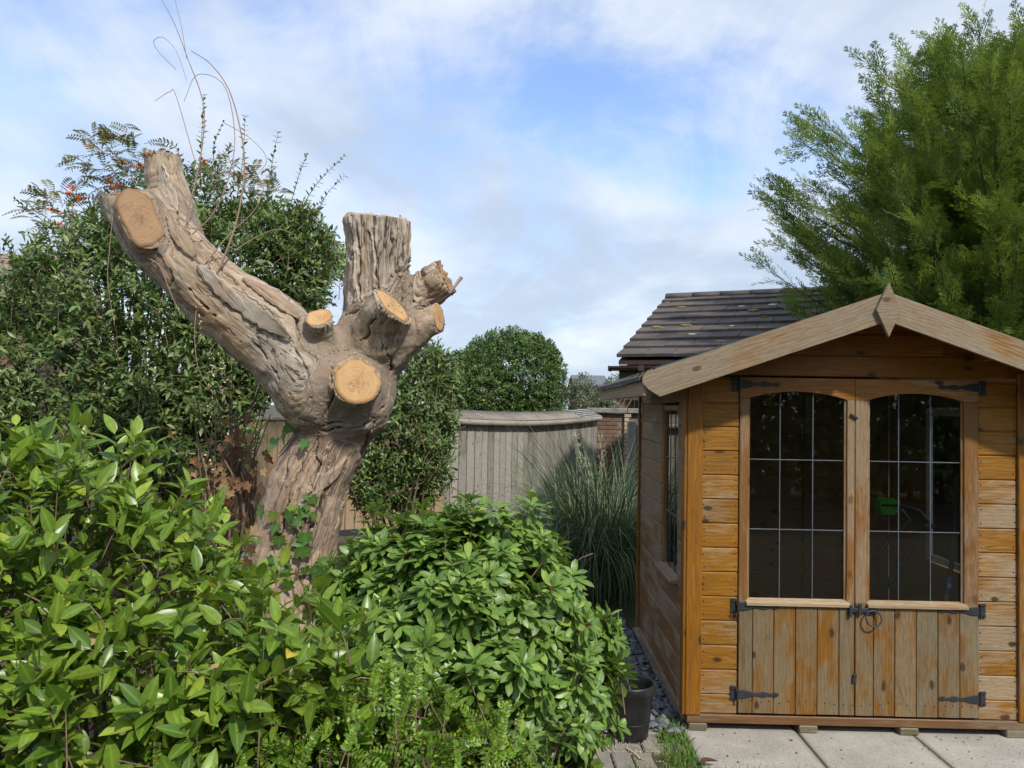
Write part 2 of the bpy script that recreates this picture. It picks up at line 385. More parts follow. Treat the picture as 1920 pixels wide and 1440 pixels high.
def glass_mat():
    m, nb = new_mat('window glass')
    fr = nb.n('ShaderNodeFresnel', {'IOR': 1.45})
    gl = nb.n('ShaderNodeBsdfGlossy', {'Color': (1, 1, 1, 1), 'Roughness': 0.02})
    tr = nb.n('ShaderNodeBsdfTransparent', {'Color': (0.90, 0.91, 0.89, 1)})
    g = nb.n('ShaderNodeNewGeometry', out=0)
    d = nb.noise(g, 9.0, 5, 0.7); dirt = nb.n('ShaderNodeBsdfDiffuse', {'Color': (0.35, 0.33, 0.27, 1)})
    s = nb.n('ShaderNodeMixShader', {0: nb.math('MINIMUM', nb.math('MULTIPLY', fr, 1.1), 1.0), 1: tr, 2: gl})
    s = nb.n('ShaderNodeMixShader', {0: nb.sstep(d, 0.55, 0.85, 0.001, 0.016), 1: s, 2: dirt})
    nb.n('ShaderNodeOutputMaterial', {'Surface': s}, out=None)
    return m
M['glass'] = glass_mat()

def leaf_mat(name, dark, light, tip=None, tipshare=0.0, rough=0.35, transl=0.22, tcol=None, spec=0.5, mid=0.35):
    m, nb = new_mat(name)
    a = nb.n('ShaderNodeAttribute', out=None, attribute_name='rnd')
    oi = nb.n('ShaderNodeObjectInfo', out=None)
    r = nb.math('FRACT', nb.math('ADD', a.outputs['Fac'], oi.outputs['Random']))
    md = nb.n('ShaderNodeAttribute', out=None, attribute_name='mid')
    geo = nb.n('ShaderNodeNewGeometry', out=None)
    n_ = nb.noise(geo.outputs['Position'], 55, 3, 0.6)
    col = nb.mix(r, dark, light)
    if tip is not None:
        col = nb.mix(nb.sstep(r, 1 - tipshare - 0.01, 1 - tipshare + 0.01), col, tip)
    col = nb.mix(nb.sstep(n_, 0.35, 0.75, 0.0, 0.35), col, tuple(x * 0.55 for x in dark))
    mm = nb.math('POWER', md.outputs['Fac'], 9.0)
    col = nb.mix(nb.math('MULTIPLY', mm, mid), col, tuple(min(1, x * 1.9 + 0.02) for x in light))
    tcv = nb.mix(0.5, col, tcol or tuple(min(1, x * 1.6) for x in light))
    finish(nb, col, rough, n_, 0.08, 0.002, spec=spec, translucent=(transl, tcv))
    return m
M['camellia'] = leaf_mat('camellia leaf', (0.060, 0.130, 0.013), (0.220, 0.330, 0.038), (0.32, 0.40, 0.05), 0.07, 0.34, 0.30, (0.40, 0.54, 0.05))
M['choisya'] = leaf_mat('choisya leaf', (0.078, 0.152, 0.026), (0.200, 0.325, 0.062), (0.28, 0.40, 0.07), 0.12, 0.40, 0.28, (0.34, 0.48, 0.06))
M['lonicera'] = leaf_mat('small hedge leaf', (0.070, 0.155, 0.014), (0.19, 0.34, 0.028), (0.30, 0.42, 0.04), 0.10, 0.35, 0.26, (0.34, 0.50, 0.05), mid=0.1)
M['hedge'] = leaf_mat('evergreen leaf', (0.066, 0.124, 0.036), (0.195, 0.280, 0.085), (0.26, 0.28, 0.08), 0.12, 0.40, 0.24, (0.12, 0.24, 0.04))
M['privet'] = leaf_mat('privet leaf', (0.050, 0.110, 0.022), (0.125, 0.215, 0.050), (0.16, 0.24, 0.05), 0.08, 0.42, 0.2, (0.16, 0.28, 0.05), mid=0.1)
M['rowan'] = leaf_mat('rowan leaf', (0.075, 0.115, 0.024), (0.180, 0.210, 0.050), (0.36, 0.16, 0.05), 0.22, 0.5, 0.3, (0.3, 0.34, 0.06), mid=0.1)
M['far_leaf'] = leaf_mat('far tree leaf', (0.07, 0.10, 0.05), (0.19, 0.22, 0.13), None, 0, 0.6, 0.2, (0.2, 0.26, 0.12), mid=0)
M['ivy'] = leaf_mat('ivy leaf', (0.035, 0.095, 0.018), (0.11, 0.22, 0.04), (0.24, 0.32, 0.06), 0.15, 0.40, 0.25, (0.3, 0.46, 0.07), mid=0.4)
M['brown_leaf'] = leaf_mat('dead leaf', (0.10, 0.045, 0.02), (0.27, 0.14, 0.06), (0.40, 0.28, 0.14), 0.2, 0.7, 0.2, (0.5, 0.28, 0.10), mid=0.2)
M['yellow_leaf'] = leaf_mat('yellow leaf', (0.50, 0.36, 0.03), (0.62, 0.50, 0.06), None, 0, 0.4, 0.25, (0.7, 0.55, 0.06), mid=0.3)
M['conifer'] = leaf_mat('conifer spray', (0.062, 0.130, 0.022), (0.185, 0.280, 0.046), (0.32, 0.41, 0.07), 0.18, 0.55, 0.30, (0.32, 0.42, 0.06), mid=0)
M['pampas'] = leaf_mat('pampas blade', (0.050, 0.100, 0.032), (0.165, 0.240, 0.090), (0.36, 0.32, 0.20), 0.05, 0.45, 0.2, (0.16, 0.26, 0.12), mid=0.1)
M['grass'] = leaf_mat('lawn blade', (0.060, 0.135, 0.014), (0.16, 0.28, 0.035), (0.36, 0.34, 0.12), 0.05, 0.5, 0.25, (0.24, 0.38, 0.05), mid=0)
M['plume'] = plain('pampas plume', (0.44, 0.38, 0.28), (0.62, 0.55, 0.42), 30, 0.95, 0.3, 0.003)
M['berry'] = plain('orange berry', (0.50, 0.08, 0.018), (0.62, 0.16, 0.03), 30, 0.35, 0.0, 0.002)

def bark_mat():
    m, nb = new_mat('stump bark')
    a = nb.n('ShaderNodeAttribute', out=None, attribute_name='grain'); gv = a.outputs['Vector']
    lw = nb.n('ShaderNodeAttribute', out=None, attribute_name='low').outputs['Fac']
    geo = nb.n('ShaderNodeNewGeometry', out=None)
    big = nb.noise(gv, 3.2, 4, 0.6, 0.6); st = nb.noise(gv, 17, 6, 0.66, 0.8); fi = nb.noise(gv, 70, 5, 0.7, 0.3)
    pos = nb.noise(geo.outputs['Position'], 26, 5, 0.65)
    col = nb.mix(nb.sstep(st, 0.30, 0.70), (0.20, 0.138, 0.09), (0.46, 0.35, 0.24))
    col = nb.mix(nb.sstep(big, 0.46, 0.56, 0.0, 0.80), col, nb.mix(nb.sstep(st, 0.35, 0.65), (0.25, 0.21, 0.17), (0.46, 0.41, 0.34)))
    col = nb.mix(nb.sstep(big, 0.46, 0.36, 0.0, 0.60), col, (0.33, 0.19, 0.09))
    tan = nb.mix(nb.sstep(st, 0.3, 0.7), (0.185, 0.125, 0.085), (0.39, 0.285, 0.195))
    col = nb.mix(nb.math('MULTIPLY', lw, 0.8), col, tan)
    col = nb.mix(nb.sstep(fi, 0.56, 0.74, 0.0, 0.6), col, (0.10, 0.068, 0.048))
    col = nb.mix(nb.sstep(pos, 0.62, 0.76, 0.0, 0.55), col, (0.50, 0.42, 0.32))
    crack = nb.noise(nb.mapping(gv, (1, 1, 0.55)), 9.0, 3, 0.5, 1.4)
    cr = nb.math('ABSOLUTE', nb.math('SUBTRACT', crack, 0.5))
    crm = nb.sstep(cr, 0.004, 0.016, 1.0, 0.0)
    crm = nb.math('MULTIPLY', crm, nb.sstep(big, 0.45, 0.52))
    col = nb.mix(nb.math('MULTIPLY', crm, 0.85), col, (0.035, 0.022, 0.015))
    c2 = nb.noise(nb.mapping(gv, (1, 1, 0.30)), 26.0, 2, 0.5, 0.9)
    c2m = nb.math('MULTIPLY', nb.sstep(nb.math('ABSOLUTE', nb.math('SUBTRACT', c2, 0.5)), 0.003, 0.020, 1.0, 0.0), nb.sstep(nb.noise(gv, 7.0, 2, 0.5), 0.46, 0.56))
    col = nb.mix(nb.math('MULTIPLY', c2m, 0.8), col, (0.045, 0.028, 0.018))
    st3 = nb.noise(nb.mapping(gv, (1, 1, 0.35)), 120.0, 4, 0.7, 0.2)
    col = nb.mix(nb.sstep(st3, 0.52, 0.70, 0.0, 0.45), col, (0.13, 0.085, 0.055))
    col = nb.mix(nb.sstep(st3, 0.46, 0.32, 0.0, 0.40), col, (0.50, 0.41, 0.31))
    alg = nb.noise(geo.outputs['Position'], 4.5, 5, 0.65, 0.4)
    col = nb.mix(nb.sstep(alg, 0.52, 0.68, 0.0, 0.40), col, (0.165, 0.155, 0.085))
    col = nb.mix(nb.sstep(alg, 0.42, 0.30, 0.0, 0.45), col, (0.34, 0.19, 0.095))
    lich = nb.noise(geo.outputs['Position'], 60, 3, 0.6)
    col = nb.mix(nb.math('MULTIPLY', nb.sstep(lich, 0.66, 0.72), 0.6), col, (0.52, 0.50, 0.44))
    bump = nb.math('ADD', nb.math('ADD', nb.math('ADD', nb.math('MULTIPLY', c2m, -0.9), nb.math('MULTIPLY', st3, -0.35)), nb.math('MULTIPLY', st, 1.2), nb.math('MULTIPLY', fi, 0.6)), nb.math('MULTIPLY', crm, -1.2))
    finish(nb, col, 0.85, bump, 0.6, 0.008)
    return m
M['bark'] = bark_mat()
M['bark_strip'] = plain('peeling bark', (0.26, 0.205, 0.16), (0.46, 0.385, 0.31), 14, 0.85, 0.6, 0.006, 90)

def sawn_mat(name, c1, c2, c3):
    m, nb = new_mat(name)
    tcn = nb.n('ShaderNodeTexCoord', out=None); v = tcn.outputs['Object']
    oi = nb.n('ShaderNodeObjectInfo', out=None); w = nb.math('MULTIPLY', oi.outputs['Random'], 23.0)
    d = nb.vmath('ADD', v, nb.vmath('SCALE', nb.noise(v, 9, 3, 0.6, out=1, w=w), scale=0.018))
    rl = nb.vmath('LENGTH', nb.mapping(d, (1, 1, 0)), out=1)
    ring = nb.math('SINE', nb.math('MULTIPLY', rl, 620.0))
    ring2 = nb.math('SINE', nb.math('MULTIPLY', rl, 245.0))
    col = nb.mix(nb.sstep(ring, -0.6, 0.9, 0, 0.42), c1, c2)
    col = nb.mix(nb.sstep(ring2, -0.2, 1.0, 0, 0.32), col, c3)
    col = nb.mix(nb.sstep(nb.noise(v, 12, 4, 0.6, w=w), 0.4, 0.72, 0, 0.6), col, c3)
    # saw strokes
    saw = nb.noise(nb.mapping(v, (0.06, 1, 1), rot=(0, 0, 0.5)), 260, 2, 0.5)
    ck = nb.noise(v, 16, 3, 0.5, 1.6, w=w); ckm = nb.math('MULTIPLY', nb.sstep(nb.math('ABSOLUTE', nb.math('SUBTRACT', ck, 0.5)), 0.003, 0.02, 1, 0), nb.sstep(rl, 0.015, 0.07, 1.0, 0.0))
    col = nb.mix(nb.math('MULTIPLY', ckm, 0.85), col, (0.10, 0.05, 0.02))
    col = nb.mix(nb.sstep(nb.noise(v, 7, 5, 0.65, 0.6, w=w), 0.50, 0.72, 0, 0.55), col, tuple(x * 0.5 for x in c2))
    col = nb.mix(nb.sstep(saw, 0.62, 0.75, 0, 0.35), col, tuple(x * 0.6 for x in c2))
    rq = nb.n('ShaderNodeAttribute', out=None, attribute_name='rq').outputs['Fac']
    rqn = nb.math('ADD', rq, nb.math('MULTIPLY', nb.math('SUBTRACT', nb.noise(v, 22, 3, 0.6, w=w), 0.5), 0.25))
    col = nb.mix(nb.sstep(rqn, 0.30, 0.05, 0.0, 0.35), col, tuple(x * 0.7 for x in c2))
    col = nb.mix(nb.sstep(rqn, 0.74, 0.98, 0.0, 0.55), col, c2)
    col = nb.mix(nb.sstep(rqn, 0.93, 1.02, 0.0, 0.85), col, (0.12, 0.065, 0.035))
    sv = nb.n('ShaderNodeSeparateXYZ', {0: d}, out=None)
    ra = nb.math('ARCTAN2', sv.outputs[1], sv.outputs[0])
    rc = nb.noise(nb.n('ShaderNodeCombineXYZ', {0: nb.math('COSINE', ra), 1: nb.math('SINE', ra), 2: nb.math('MULTIPLY', rl, 1.2)}), 5.5, 2, 0.5, w=w)
    rcm = nb.math('MULTIPLY', nb.sstep(nb.math('ABSOLUTE', nb.math('SUBTRACT', rc, 0.5)), 0.002, 0.014, 1.0, 0.0), nb.sstep(rq, 0.85, 0.35))
    col = nb.mix(nb.math('MULTIPLY', rcm, 0.75), col, (0.14, 0.07, 0.03))
    finish(nb, col, 0.8, nb.math('ADD', saw, nb.math('MULTIPLY', ring, 0.2)), 0.35, 0.004)
    return m
M['sawn'] = sawn_mat('sawn wood fresh', (0.50, 0.295, 0.125), (0.34, 0.175, 0.062), (0.55, 0.37, 0.19))
M['sawn_old'] = sawn_mat('sawn wood dull', (0.30, 0.180, 0.092), (0.20, 0.108, 0.05), (0.35, 0.225, 0.125))
rng = np.random.default_rng(7)
# ================================================================== SETTING
gm = np_mesh('ground', [(-500, -200, 0), (500, -200, 0), (500, 900, 0), (-500, 900, 0)], np.array([[0, 1, 2, 3]]), M['soil'], smooth=False)
tag(link('ground', gm), kind='structure')

SHED_RZ = -0.01647
SO = np.array([0.941, 4.12, 0.0])
_c, _s = math.cos(SHED_RZ), math.sin(SHED_RZ)
def sw(x, y, z=0.0):   # shed frame -> world
    return np.array([SO[0] + _c * x - _s * y, SO[1] + _s * x + _c * y, z])

# paving slabs in front of and under the summerhouse
patio = link('patio', np_mesh('patio', [(-0.02, -0.52, 0.004), (2.6, -0.52, 0.004), (2.6, 1.8, 0.004), (-0.02, 1.8, 0.004)], np.array([[0, 1, 2, 3]]), M['soil'], smooth=False), loc=SO, rot=(0, 0, SHED_RZ))
tag(patio, kind='structure')
for i in range(4):
    for j in range(4):
        p = box('paving_slab', (-0.005 + 0.605 * i, -0.50 + 0.605 * j, -0.03), (0.594 + 0.605 * i, 0.099 + 0.605 * j, 0.014 + rng.uniform(-.002, .002)), M['slab'], patio, 0.005, key=f's{i}{j}')
        p.rotation_euler = (0, 0, rng.uniform(-.004, .004))

# block paved path beside the grass
path = link('block_path', np_mesh('block_path', [(0, 0, 0), (0.42, 0, 0), (0.42, 0.72, 0), (0, 0.72, 0)], np.array([[0, 1, 2, 3]]), M['soil'], smooth=False), loc=(0.34, 3.42, 0.004), rot=(0, 0, 0.03))
tag(path, kind='structure')
for j in range(3):
    for i in range(3):
        if i == 2 and j % 2: continue
        x0 = 0.205 * i + (0.0 if j % 2 == 0 else 0.10) - 0.05
        p = box('paver', (x0, 0.42 + 0.103 * j, -0.02), (x0 + 0.195, 0.42 + 0.103 * j + 0.093, 0.016 + rng.uniform(-.004, .004)), M['paver'], path, 0.006)
        p.rotation_euler = (rng.uniform(-.01, .01), rng.uniform(-.01, .01), rng.uniform(-.015, .015))
for i in range(4):
    for j in range(2):
        p = box('paver', (-0.02 + 0.103 * i, 0.0 + 0.205 * j, -0.02), (-0.02 + 0.103 * i + 0.093, 0.195 + 0.205 * j, 0.016 + rng.uniform(-.004, .004)), M['paver'], path, 0.006)
        p.rotation_euler = (rng.uniform(-.01, .01), rng.uniform(-.01, .01), rng.uniform(-.015, .015))

# slate chippings down the side of the summerhouse
bed = link('slate_bed', np_mesh('slate_bed', [(0.10, 4.10, .004), (0.925, 4.02, .004), (0.955, 6.6, .004), (0.10, 6.6, .004)], np.array([[0, 1, 2, 3]]), M['slate_bed'], smooth=False))
tag(bed, kind='structure')
def chips(n, x0, x1, y0, y1, z0, smin, smax, flat, mat, name, seed, zlift=0.012):
    r = np.random.default_rng(seed)
    base = np.array([(math.cos(a), math.sin(a)) for a in np.linspace(0, 2 * np.pi, 7)[:-1]])
    V, F = [], []
    for i in range(n):
        s = r.uniform(smin, smax); el = r.uniform(0.45, 0.9)
        pts = base * r.uniform(.7, 1.15, (6, 1)) * np.array([1, el]) * s
        top = np.c_[pts * r.uniform(.75, .95), np.full(6, s * flat)]; bot = np.c_[pts, np.full(6, -s * flat)]
        v = np.concatenate([top, bot])
        R = np.array(Matrix.Rotation(r.uniform(0, 6.28), 3, 'Z') @ Matrix.Rotation(r.normal(0, .28), 3, 'X') @ Matrix.Rotation(r.normal(0, .28), 3, 'Y'))
        v = v @ R.T + np.array([r.uniform(x0, x1), r.uniform(y0, y1), z0 + r.uniform(0, zlift)])
        o = 12 * i
        V.append(v)
        F += [(o, o + 1, o + 2, o + 3), (o, o + 3, o + 4, o + 5)] + [(o + k, o + 6 + k, o + 6 + (k + 1) % 6, o + (k + 1) % 6) for k in range(6)]
    return np_mesh(name, np.concatenate(V), np.array(F), mat, smooth=False)
st = link('slate_chippings', chips(2600, 0.14, 0.92, 4.05, 6.4, 0.012, 0.018, 0.045, 0.17, M['slate'], 'slate_chippings', 3, 0.035))
tag(st, 'dark blue grey slate chippings along the shed side', 'chippings', kind='stuff')

# ================================================================== SUMMERHOUSE
shed = empty('summerhouse', SO, SHED_RZ)
tag(shed, 'orange stained wooden summerhouse with glazed double doors and gabled roof', 'summerhouse')
BP = 0.1285
Wd, Dp = 1.85, 1.64
def shiplap(length, h=BP, t=0.014, axis='x'):
    k = ('ship', round(length, 4), round(h, 4), axis)
    poly = [(0, 0.004), (0.003, 0), (t, 0), (t, h + 0.006), (0.007, h + 0.006), (0.007, h - 0.004), (0.004, h - 0.005), (0, h - 0.009)]
    return k, poly
def board_h(name, x0, x1, z, mat, y=0.0, parent=shed, h=BP):
    """horizontal board on the front: profile in yz, extruded along x"""
    k, poly = shiplap(x1 - x0, h); k = k + (mat.name,)
    if k not in _cache: _cache[k] = prism_mesh('board', poly, x1 - x0, mat, 'x')
    return link(name, _cache[k], None, parent, loc=(x0, y, z))
def board_side(name, y0, y1, z, mat, x=0.0, flip=1, h=BP):
    k, poly = shiplap(y1 - y0, h); k = k + (mat.name, 'side', flip)
    if k not in _cache: _cache[k] = prism_mesh('board', [(flip * a, c) for a, c in poly], y1 - y0, mat, 'y')
    return link(name, _cache[k], None, shed, loc=(x, y0, z))

zrow = [0.206 - BP + BP * k for k in range(14)]
roof_z = lambda x: 2.278 - 0.35 * abs(x - 0.925)
for k, z in enumerate(zrow[:14]):
    h = BP
    if z < 0.10: h = 0.206 - 0.104; z = 0.104
    if z + h > 1.90: h = max(0.03, 1.893 - z)
    ml = M['board_clean'] if k >= 10 else (M['board'] if k >= 3 else M['board'])
    mr = M['board_clean'] if k >= 10 else M['board_worn']
    board_h('front_board', 0.083, 0.274, z, ml, h=h)
    board_h('front_board', 1.543, 1.742, z, mr, h=h)
# gable boards over the doors
for z, zt in ((1.896, 2.012), (2.016, 2.128), (2.132, 2.23)):
    hw = min(0.925 - 0.02, (2.262 - zt) / 0.35 + 0.05)
    board_h('gable_board', 0.925 - hw, 0.925 + hw, z, M['gable'], h=zt - z, y=-0.001)
# corner posts and trims
box('corner_post', (0.0, -0.018, 0.098), (0.082, 0.004, 1.93), M['post'], shed, 0.004)
box('corner_post', (1.744, -0.018, 0.098), (1.85, 0.004, 1.93), M['post'], shed, 0.004)
box('corner_trim', (-0.016, -0.014, 0.098), (-0.001, 0.052, 1.92), M['post'], shed, 0.003)
box('corner_trim', (-0.020, Dp - 0.036, 0.098), (-0.001, Dp, 1.92), M['post'], shed, 0.003)
box('base_rail', (0.01, -0.010, 0.055), (1.84, 0.03, 0.100), M['base'], shed, 0.004)
box('base_rail', (-0.006, 0.032, 0.055), (0.03, Dp, 0.100), M['side_board'], shed, 0.004)
for x in (0.02, 0.60, 1.127, 1.68):
    box('floor_bearer', (x, -0.014, 0.016), (x + 0.098, Dp, 0.0545), M['bearer'], shed, 0.005)
box('floor', (0.03, 0.03, 0.078), (1.82, Dp - 0.02, 0.099), M['inner'], shed, 0.0)
# left side wall with its tall window
WY0, WY1, WZ0, WZ1 = 0.225, 0.735, 0.742, 1.735
for k, z in enumerate(zrow[:14]):
    h = BP
    if z < 0.10: h = 0.206 - 0.104; z = 0.104
    if z + h > 1.89: h = max(0.03, 1.885 - z)
    if z + h * .6 < WZ0 or z > WZ1:
        board_side('side_board', 0.053, Dp - 0.037, z, M['side_board'], h=h)
    else:
        board_side('side_board', 0.053, WY0, z, M['side_board'], h=h)
        board_side('side_board', WY1, Dp - 0.037, z, M['side_board'], h=h)
def side_window(x, sgn, inner):
    w = box('window', (x, WY0 + 0.004, WZ0 + 0.01), (x + 0.035, WY0 + 0.036, WZ1), M['stile'], shed, 0.002)
    box('window_jamb', (0, 0.47, 0), (0.035, 0.502, WZ1 - WZ0 - 0.01), M['stile'], w, 0.002)
    box('window_head', (0, 0.033, WZ1 - WZ0 - 0.045), (0.033, 0.469, WZ1 - WZ0 - 0.012), M['rail'], w, 0.002)
    box('window_pane', (0.016, 0.033, 0.0), (0.019, 0.469, WZ1 - WZ0 - 0.046), M['glass'], w, 0.0)
    for zz in (0.33, 0.66): box('lead_strip', (0.0135, 0.034, zz), (0.0155, 0.468, zz + 0.007), M['lead'], w, 0.0)
    for yy in (0.18, 0.325): box('lead_strip', (0.013, yy, 0.005), (0.0153, yy + 0.007, 0.93), M['lead'], w, 0.0)
    s_ = prism_mesh('sill', [(-0.045, -0.022), (0.04, -0.022), (0.04, 0.012), (-0.045, -0.004)], WY1 - WY0 + 0.02, M['coping'] if False else M['sill'], 'y', 0.002)
    link('window_sill', s_, None, w, loc=(0, -0.012, -0.002))
side_window(0.004, -1, False)
# right wall, back wall
for k, z in enumerate(zrow[:14]):
    h = BP
    if z < 0.10: h = 0.206 - 0.104; z = 0.104
    if z + h > 1.89: h = max(0.03, 1.885 - z)
    if z + h * .6 < WZ0 or z > WZ1:
        board_side('side_board', 0.02, Dp - 0.02, z, M['inner'], x=1.85, flip=-1, h=h)
    else:
        board_side('side_board', 0.02, 0.50, z, M['inner'], x=1.85, flip=-1, h=h)
        board_side('side_board', 1.06, Dp - 0.02, z, M['inner'], x=1.85, flip=-1, h=h)
    board_h('back_board', 0.016, 1.834, z, M['inner'], y=Dp - 0.016, h=h)
w2 = box('window', (1.815, 0.50, WZ0), (1.848, 0.545, WZ1), M['frame_white'], shed, 0.002)
box('window_jamb', (0, 0.515, 0), (0.033, 0.56, WZ1 - WZ0), M['frame_white'], w2, 0.002)
box('window_rail', (0, 0.046, 0), (0.032, 0.514, 0.04), M['frame_white'], w2, 0.002)
box('window_rail', (0, 0.046, WZ1 - WZ0 - 0.04), (0.032, 0.514, WZ1 - WZ0 - 0.001), M['frame_white'], w2, 0.002)
box('window_pane', (0.014, 0.045, 0.04), (0.017, 0.515, WZ1 - WZ0 - 0.04), M['glass'], w2, 0.0)
# inner framing posts on the back wall
for x in (0.05, 0.62, 1.2, 1.76):
    box('wall_stud', (x, Dp - 0.058, 0.101), (x + 0.04, Dp - 0.018, 1.9), M['inner'], shed, 0.002)
bp = prism_mesh('gable_back', [(0.02, 1.885), (1.83, 1.885), (1.83, 1.94), (0.925, 2.255), (0.02, 1.94)], 0.016, M['inner'], 'y')
link('gable_back', bp, None, shed, loc=(0, Dp - 0.018, 0))
gf = prism_mesh('gable_lining', [(0.05, 1.9), (1.80, 1.9), (1.80, 1.94), (0.925, 2.25), (0.05, 1.94)], 0.01, M['gable'], 'y')
link('gable_lining', gf, None, shed, loc=(0, 0.016, 0))

# nail heads at the board ends
bm = bmesh.new()
for z in zrow[:14]:
    for x in (0.095, 0.262, 1.555, 1.73):
        for dz in (0.03, 0.095):
            if z + dz > 0.11: bmesh.ops.create_cone(bm, cap_ends=True, segments=6, radius1=.0034, radius2=.0034, depth=.004, matrix=Matrix.Translation((x + rng.uniform(-.004, .004), -.0005, z + dz + rng.uniform(-.006, .006))) @ Matrix.Rotation(rad(90), 4, 'X'))
for x in np.arange(0.30, 1.53, 0.048):
    bmesh.ops.create_cone(bm, cap_ends=True, segments=6, radius1=.0032, radius2=.0032, depth=.004, matrix=Matrix.Translation((x + rng.uniform(-.004, .004), -.0145, .175 + rng.uniform(-.008, .008))) @ Matrix.Rotation(rad(90), 4, 'X'))
nm_ = bpy.data.meshes.new('nail_heads'); bm.to_mesh(nm_); bm.free(); nm_.materials.append(M['iron'])
tag(link('nail_heads', nm_, None, shed), kind='stuff')

# ---- doors
def door(x0, x1, sl, sr, cuts, name_mats, hinge_left):
    """frame: two stiles and arched head as one mesh; planks, pane, lead, sill, hinges are its pieces"""
    z0, z1, zs, za = 0.116, 1.884, 1.772, 1.812
    bm = bmesh.new()
    def bxx(a, c):
        r = bmesh.ops.create_cube(bm, size=1.0)
        for v in r['verts']: v.co = Vector([a[i] + (v.co[i] + .5) * (c[i] - a[i]) for i in range(3)])
    me = None
    dr = box('door', (x0, -0.010, 0.70), (x0 + sl, 0.030, zs), M['stile'], shed, 0.003)   # hanging stile
    L = lambda p: (p[0] - x0, p[1] + 0.010, p[2] - 0.70)
    def pb(nm, a, c, mat, bev=0.003, key=''): return box(nm, L(a), L(c), mat, dr, bev, key)
    pb('door_stile', (x1 - sr, -0.010, 0.70), (x1, 0.030, zs), M['stile'])
    xa, xb = x0 + sl, x1 - sr
    arc = [(xa + (xb - xa) * t, zs + (za - zs) * math.sin(math.pi * t) ** 0.8) for t in np.linspace(0, 1, 15)]
    poly = [(x0, zs + 0.001)] + arc + [(x1, zs + 0.001), (x1, z1), (x0, z1)]
    hm = prism_mesh('head', [(a, c) for a, c in poly], 0.040, M['rail'], 'y', 0.0)
    link('door_head', hm, None, dr, loc=(-x0, 0.0, -0.70))
    # lower planks
    edges = np.cumsum([0] + list(cuts)) / sum(cuts) * (x1 - x0) + x0
    for i in range(len(cuts)):
        w_ = edges[i + 1] - edges[i]
        pm = prism_mesh('plank', [(0.0010, 0.004), (0.004, 0.0), (w_ - 0.004, 0.0), (w_ - 0.001, 0.004), (w_ - 0.001, 0.02), (0.001, 0.02)], 0.588, name_mats[i], 'z')
        link('door_plank', pm, None, dr, loc=L((edges[i], -0.014 + rng.uniform(-.001, .001), z0 + rng.uniform(-.002, .0))))
    pb('door_ledge', (x0 + 0.02, 0.0075, 0.60), (x1 - 0.02, 0.03, 0.698), M['inner'])
    pb('door_ledge', (x0 + 0.02, 0.0075, 0.14), (x1 - 0.02, 0.03, 0.24), M['inner'])
    sm = prism_mesh('sill', [(-0.028, 0.680), (0.0, 0.676), (0.028, 0.706), (0.012, 0.714), (-0.028, 0.695)], (xb - xa) + 0.02, M['sill'], 'x', 0.001)
    link('glazing_sill', sm, None, dr, loc=L((xa - 0.008, -0.004, 0.0)))
    for a, c in ((xa, xa + 0.012), (xb - 0.012, xb)):
        pb('glazing_bead', (a, 0.000, 0.712), (c, 0.010, zs), M['stile'], 0.002)
    gp = [(xa + .001, 0.705), (xb - .001, 0.705)] + [(a, c - .001) for a, c in arc[::-1]]
    link('glass_pane', prism_mesh('pane', gp, 0.003, M['glass'], 'y'), None, dr, loc=L((0, 0.012, 0)))
    for t in (1 / 3, 2 / 3):
        xx = xa + (xb - xa) * t
        pb('lead_strip', (xx - 0.0028, 0.0085, 0.715), (xx + 0.0028, 0.0112, zs + 0.028), M['lead'], 0.0015)
    for zz in (1.076, 1.447):
        pb('lead_strip', (xa, 0.0065, zz - 0.0028), (xb, 0.0112, zz + 0.0028), M['lead'], 0.0015)
    # decorative strap hinges
    for zc, y in ((1.848, -0.0135), (0.672, -0.018), (0.214, -0.018)):
        s = 1 if hinge_left else -1
        xh = (x0 - 0.004) if hinge_left else (x1 + 0.004)
        prof = [(0.0, .020), (.03, .022), (.055, .017), (.08, .009), (.11, .008), (.125, .013), (.14, .014), (.155, .010), (.17, .007), (.185, .008), (.196, .013), (.207, .010), (.216, .003)]
        pts = [(xh + s * a, zc + h_) for a, h_ in prof] + [(xh + s * a, zc - h_) for a, h_ in prof[::-1]]
        hg = link('hinge', prism_mesh('hinge', pts, 0.005, M['iron'], 'y', 0.001), None, dr, loc=L((0, y - 0.0025, 0)))
        pl_ = [(xh - s * 0.004, zc - .036), (xh - s * 0.034, zc - .039), (xh - s * .036, zc - .028), (xh - s * .032, zc - .012), (xh - s * .036, zc), (xh - s * .032, zc + .012), (xh - s * .036, zc + .028), (xh - s * .034, zc + .039), (xh - s * .004, zc + .036)]
        link('hinge', prism_mesh('hinge_plate', pl_, 0.005, M['iron'], 'y', 0.001), None, dr, loc=L((0, (-0.0075 if zc < 1.8 else -0.012), 0)))
        V, F = tube_np([([(xh, 0, zc - .038), (xh, 0, zc + .038)], .006)], 8)
        link('hinge_pin', np_mesh('pin', V, F, M['iron']), None, dr, loc=L((0, y - 0.004, 0)))
        bm = bmesh.new()
        for px_, pz_ in ((xh + s * .045, zc), (xh + s * .132, zc), (xh + s * .197, zc), (xh - s * .02, zc + .025), (xh - s * .02, zc - .025)):
            bmesh.ops.create_uvsphere(bm, u_segments=6, v_segments=5, radius=0.0045, matrix=Matrix.Translation((px_, y - 0.003 if px_ * s > xh * s else y + 0.006, pz_)))
        rm = bpy.data.meshes.new('rivets'); bm.to_mesh(rm); bm.free(); rm.materials.append(M['iron'])
        tag(link('hinge_rivets', rm, None, dr, loc=L((0, 0, 0))), kind='stuff')
    return dr, L
pw, pg = M['plank_warm'], M['plank_grey']
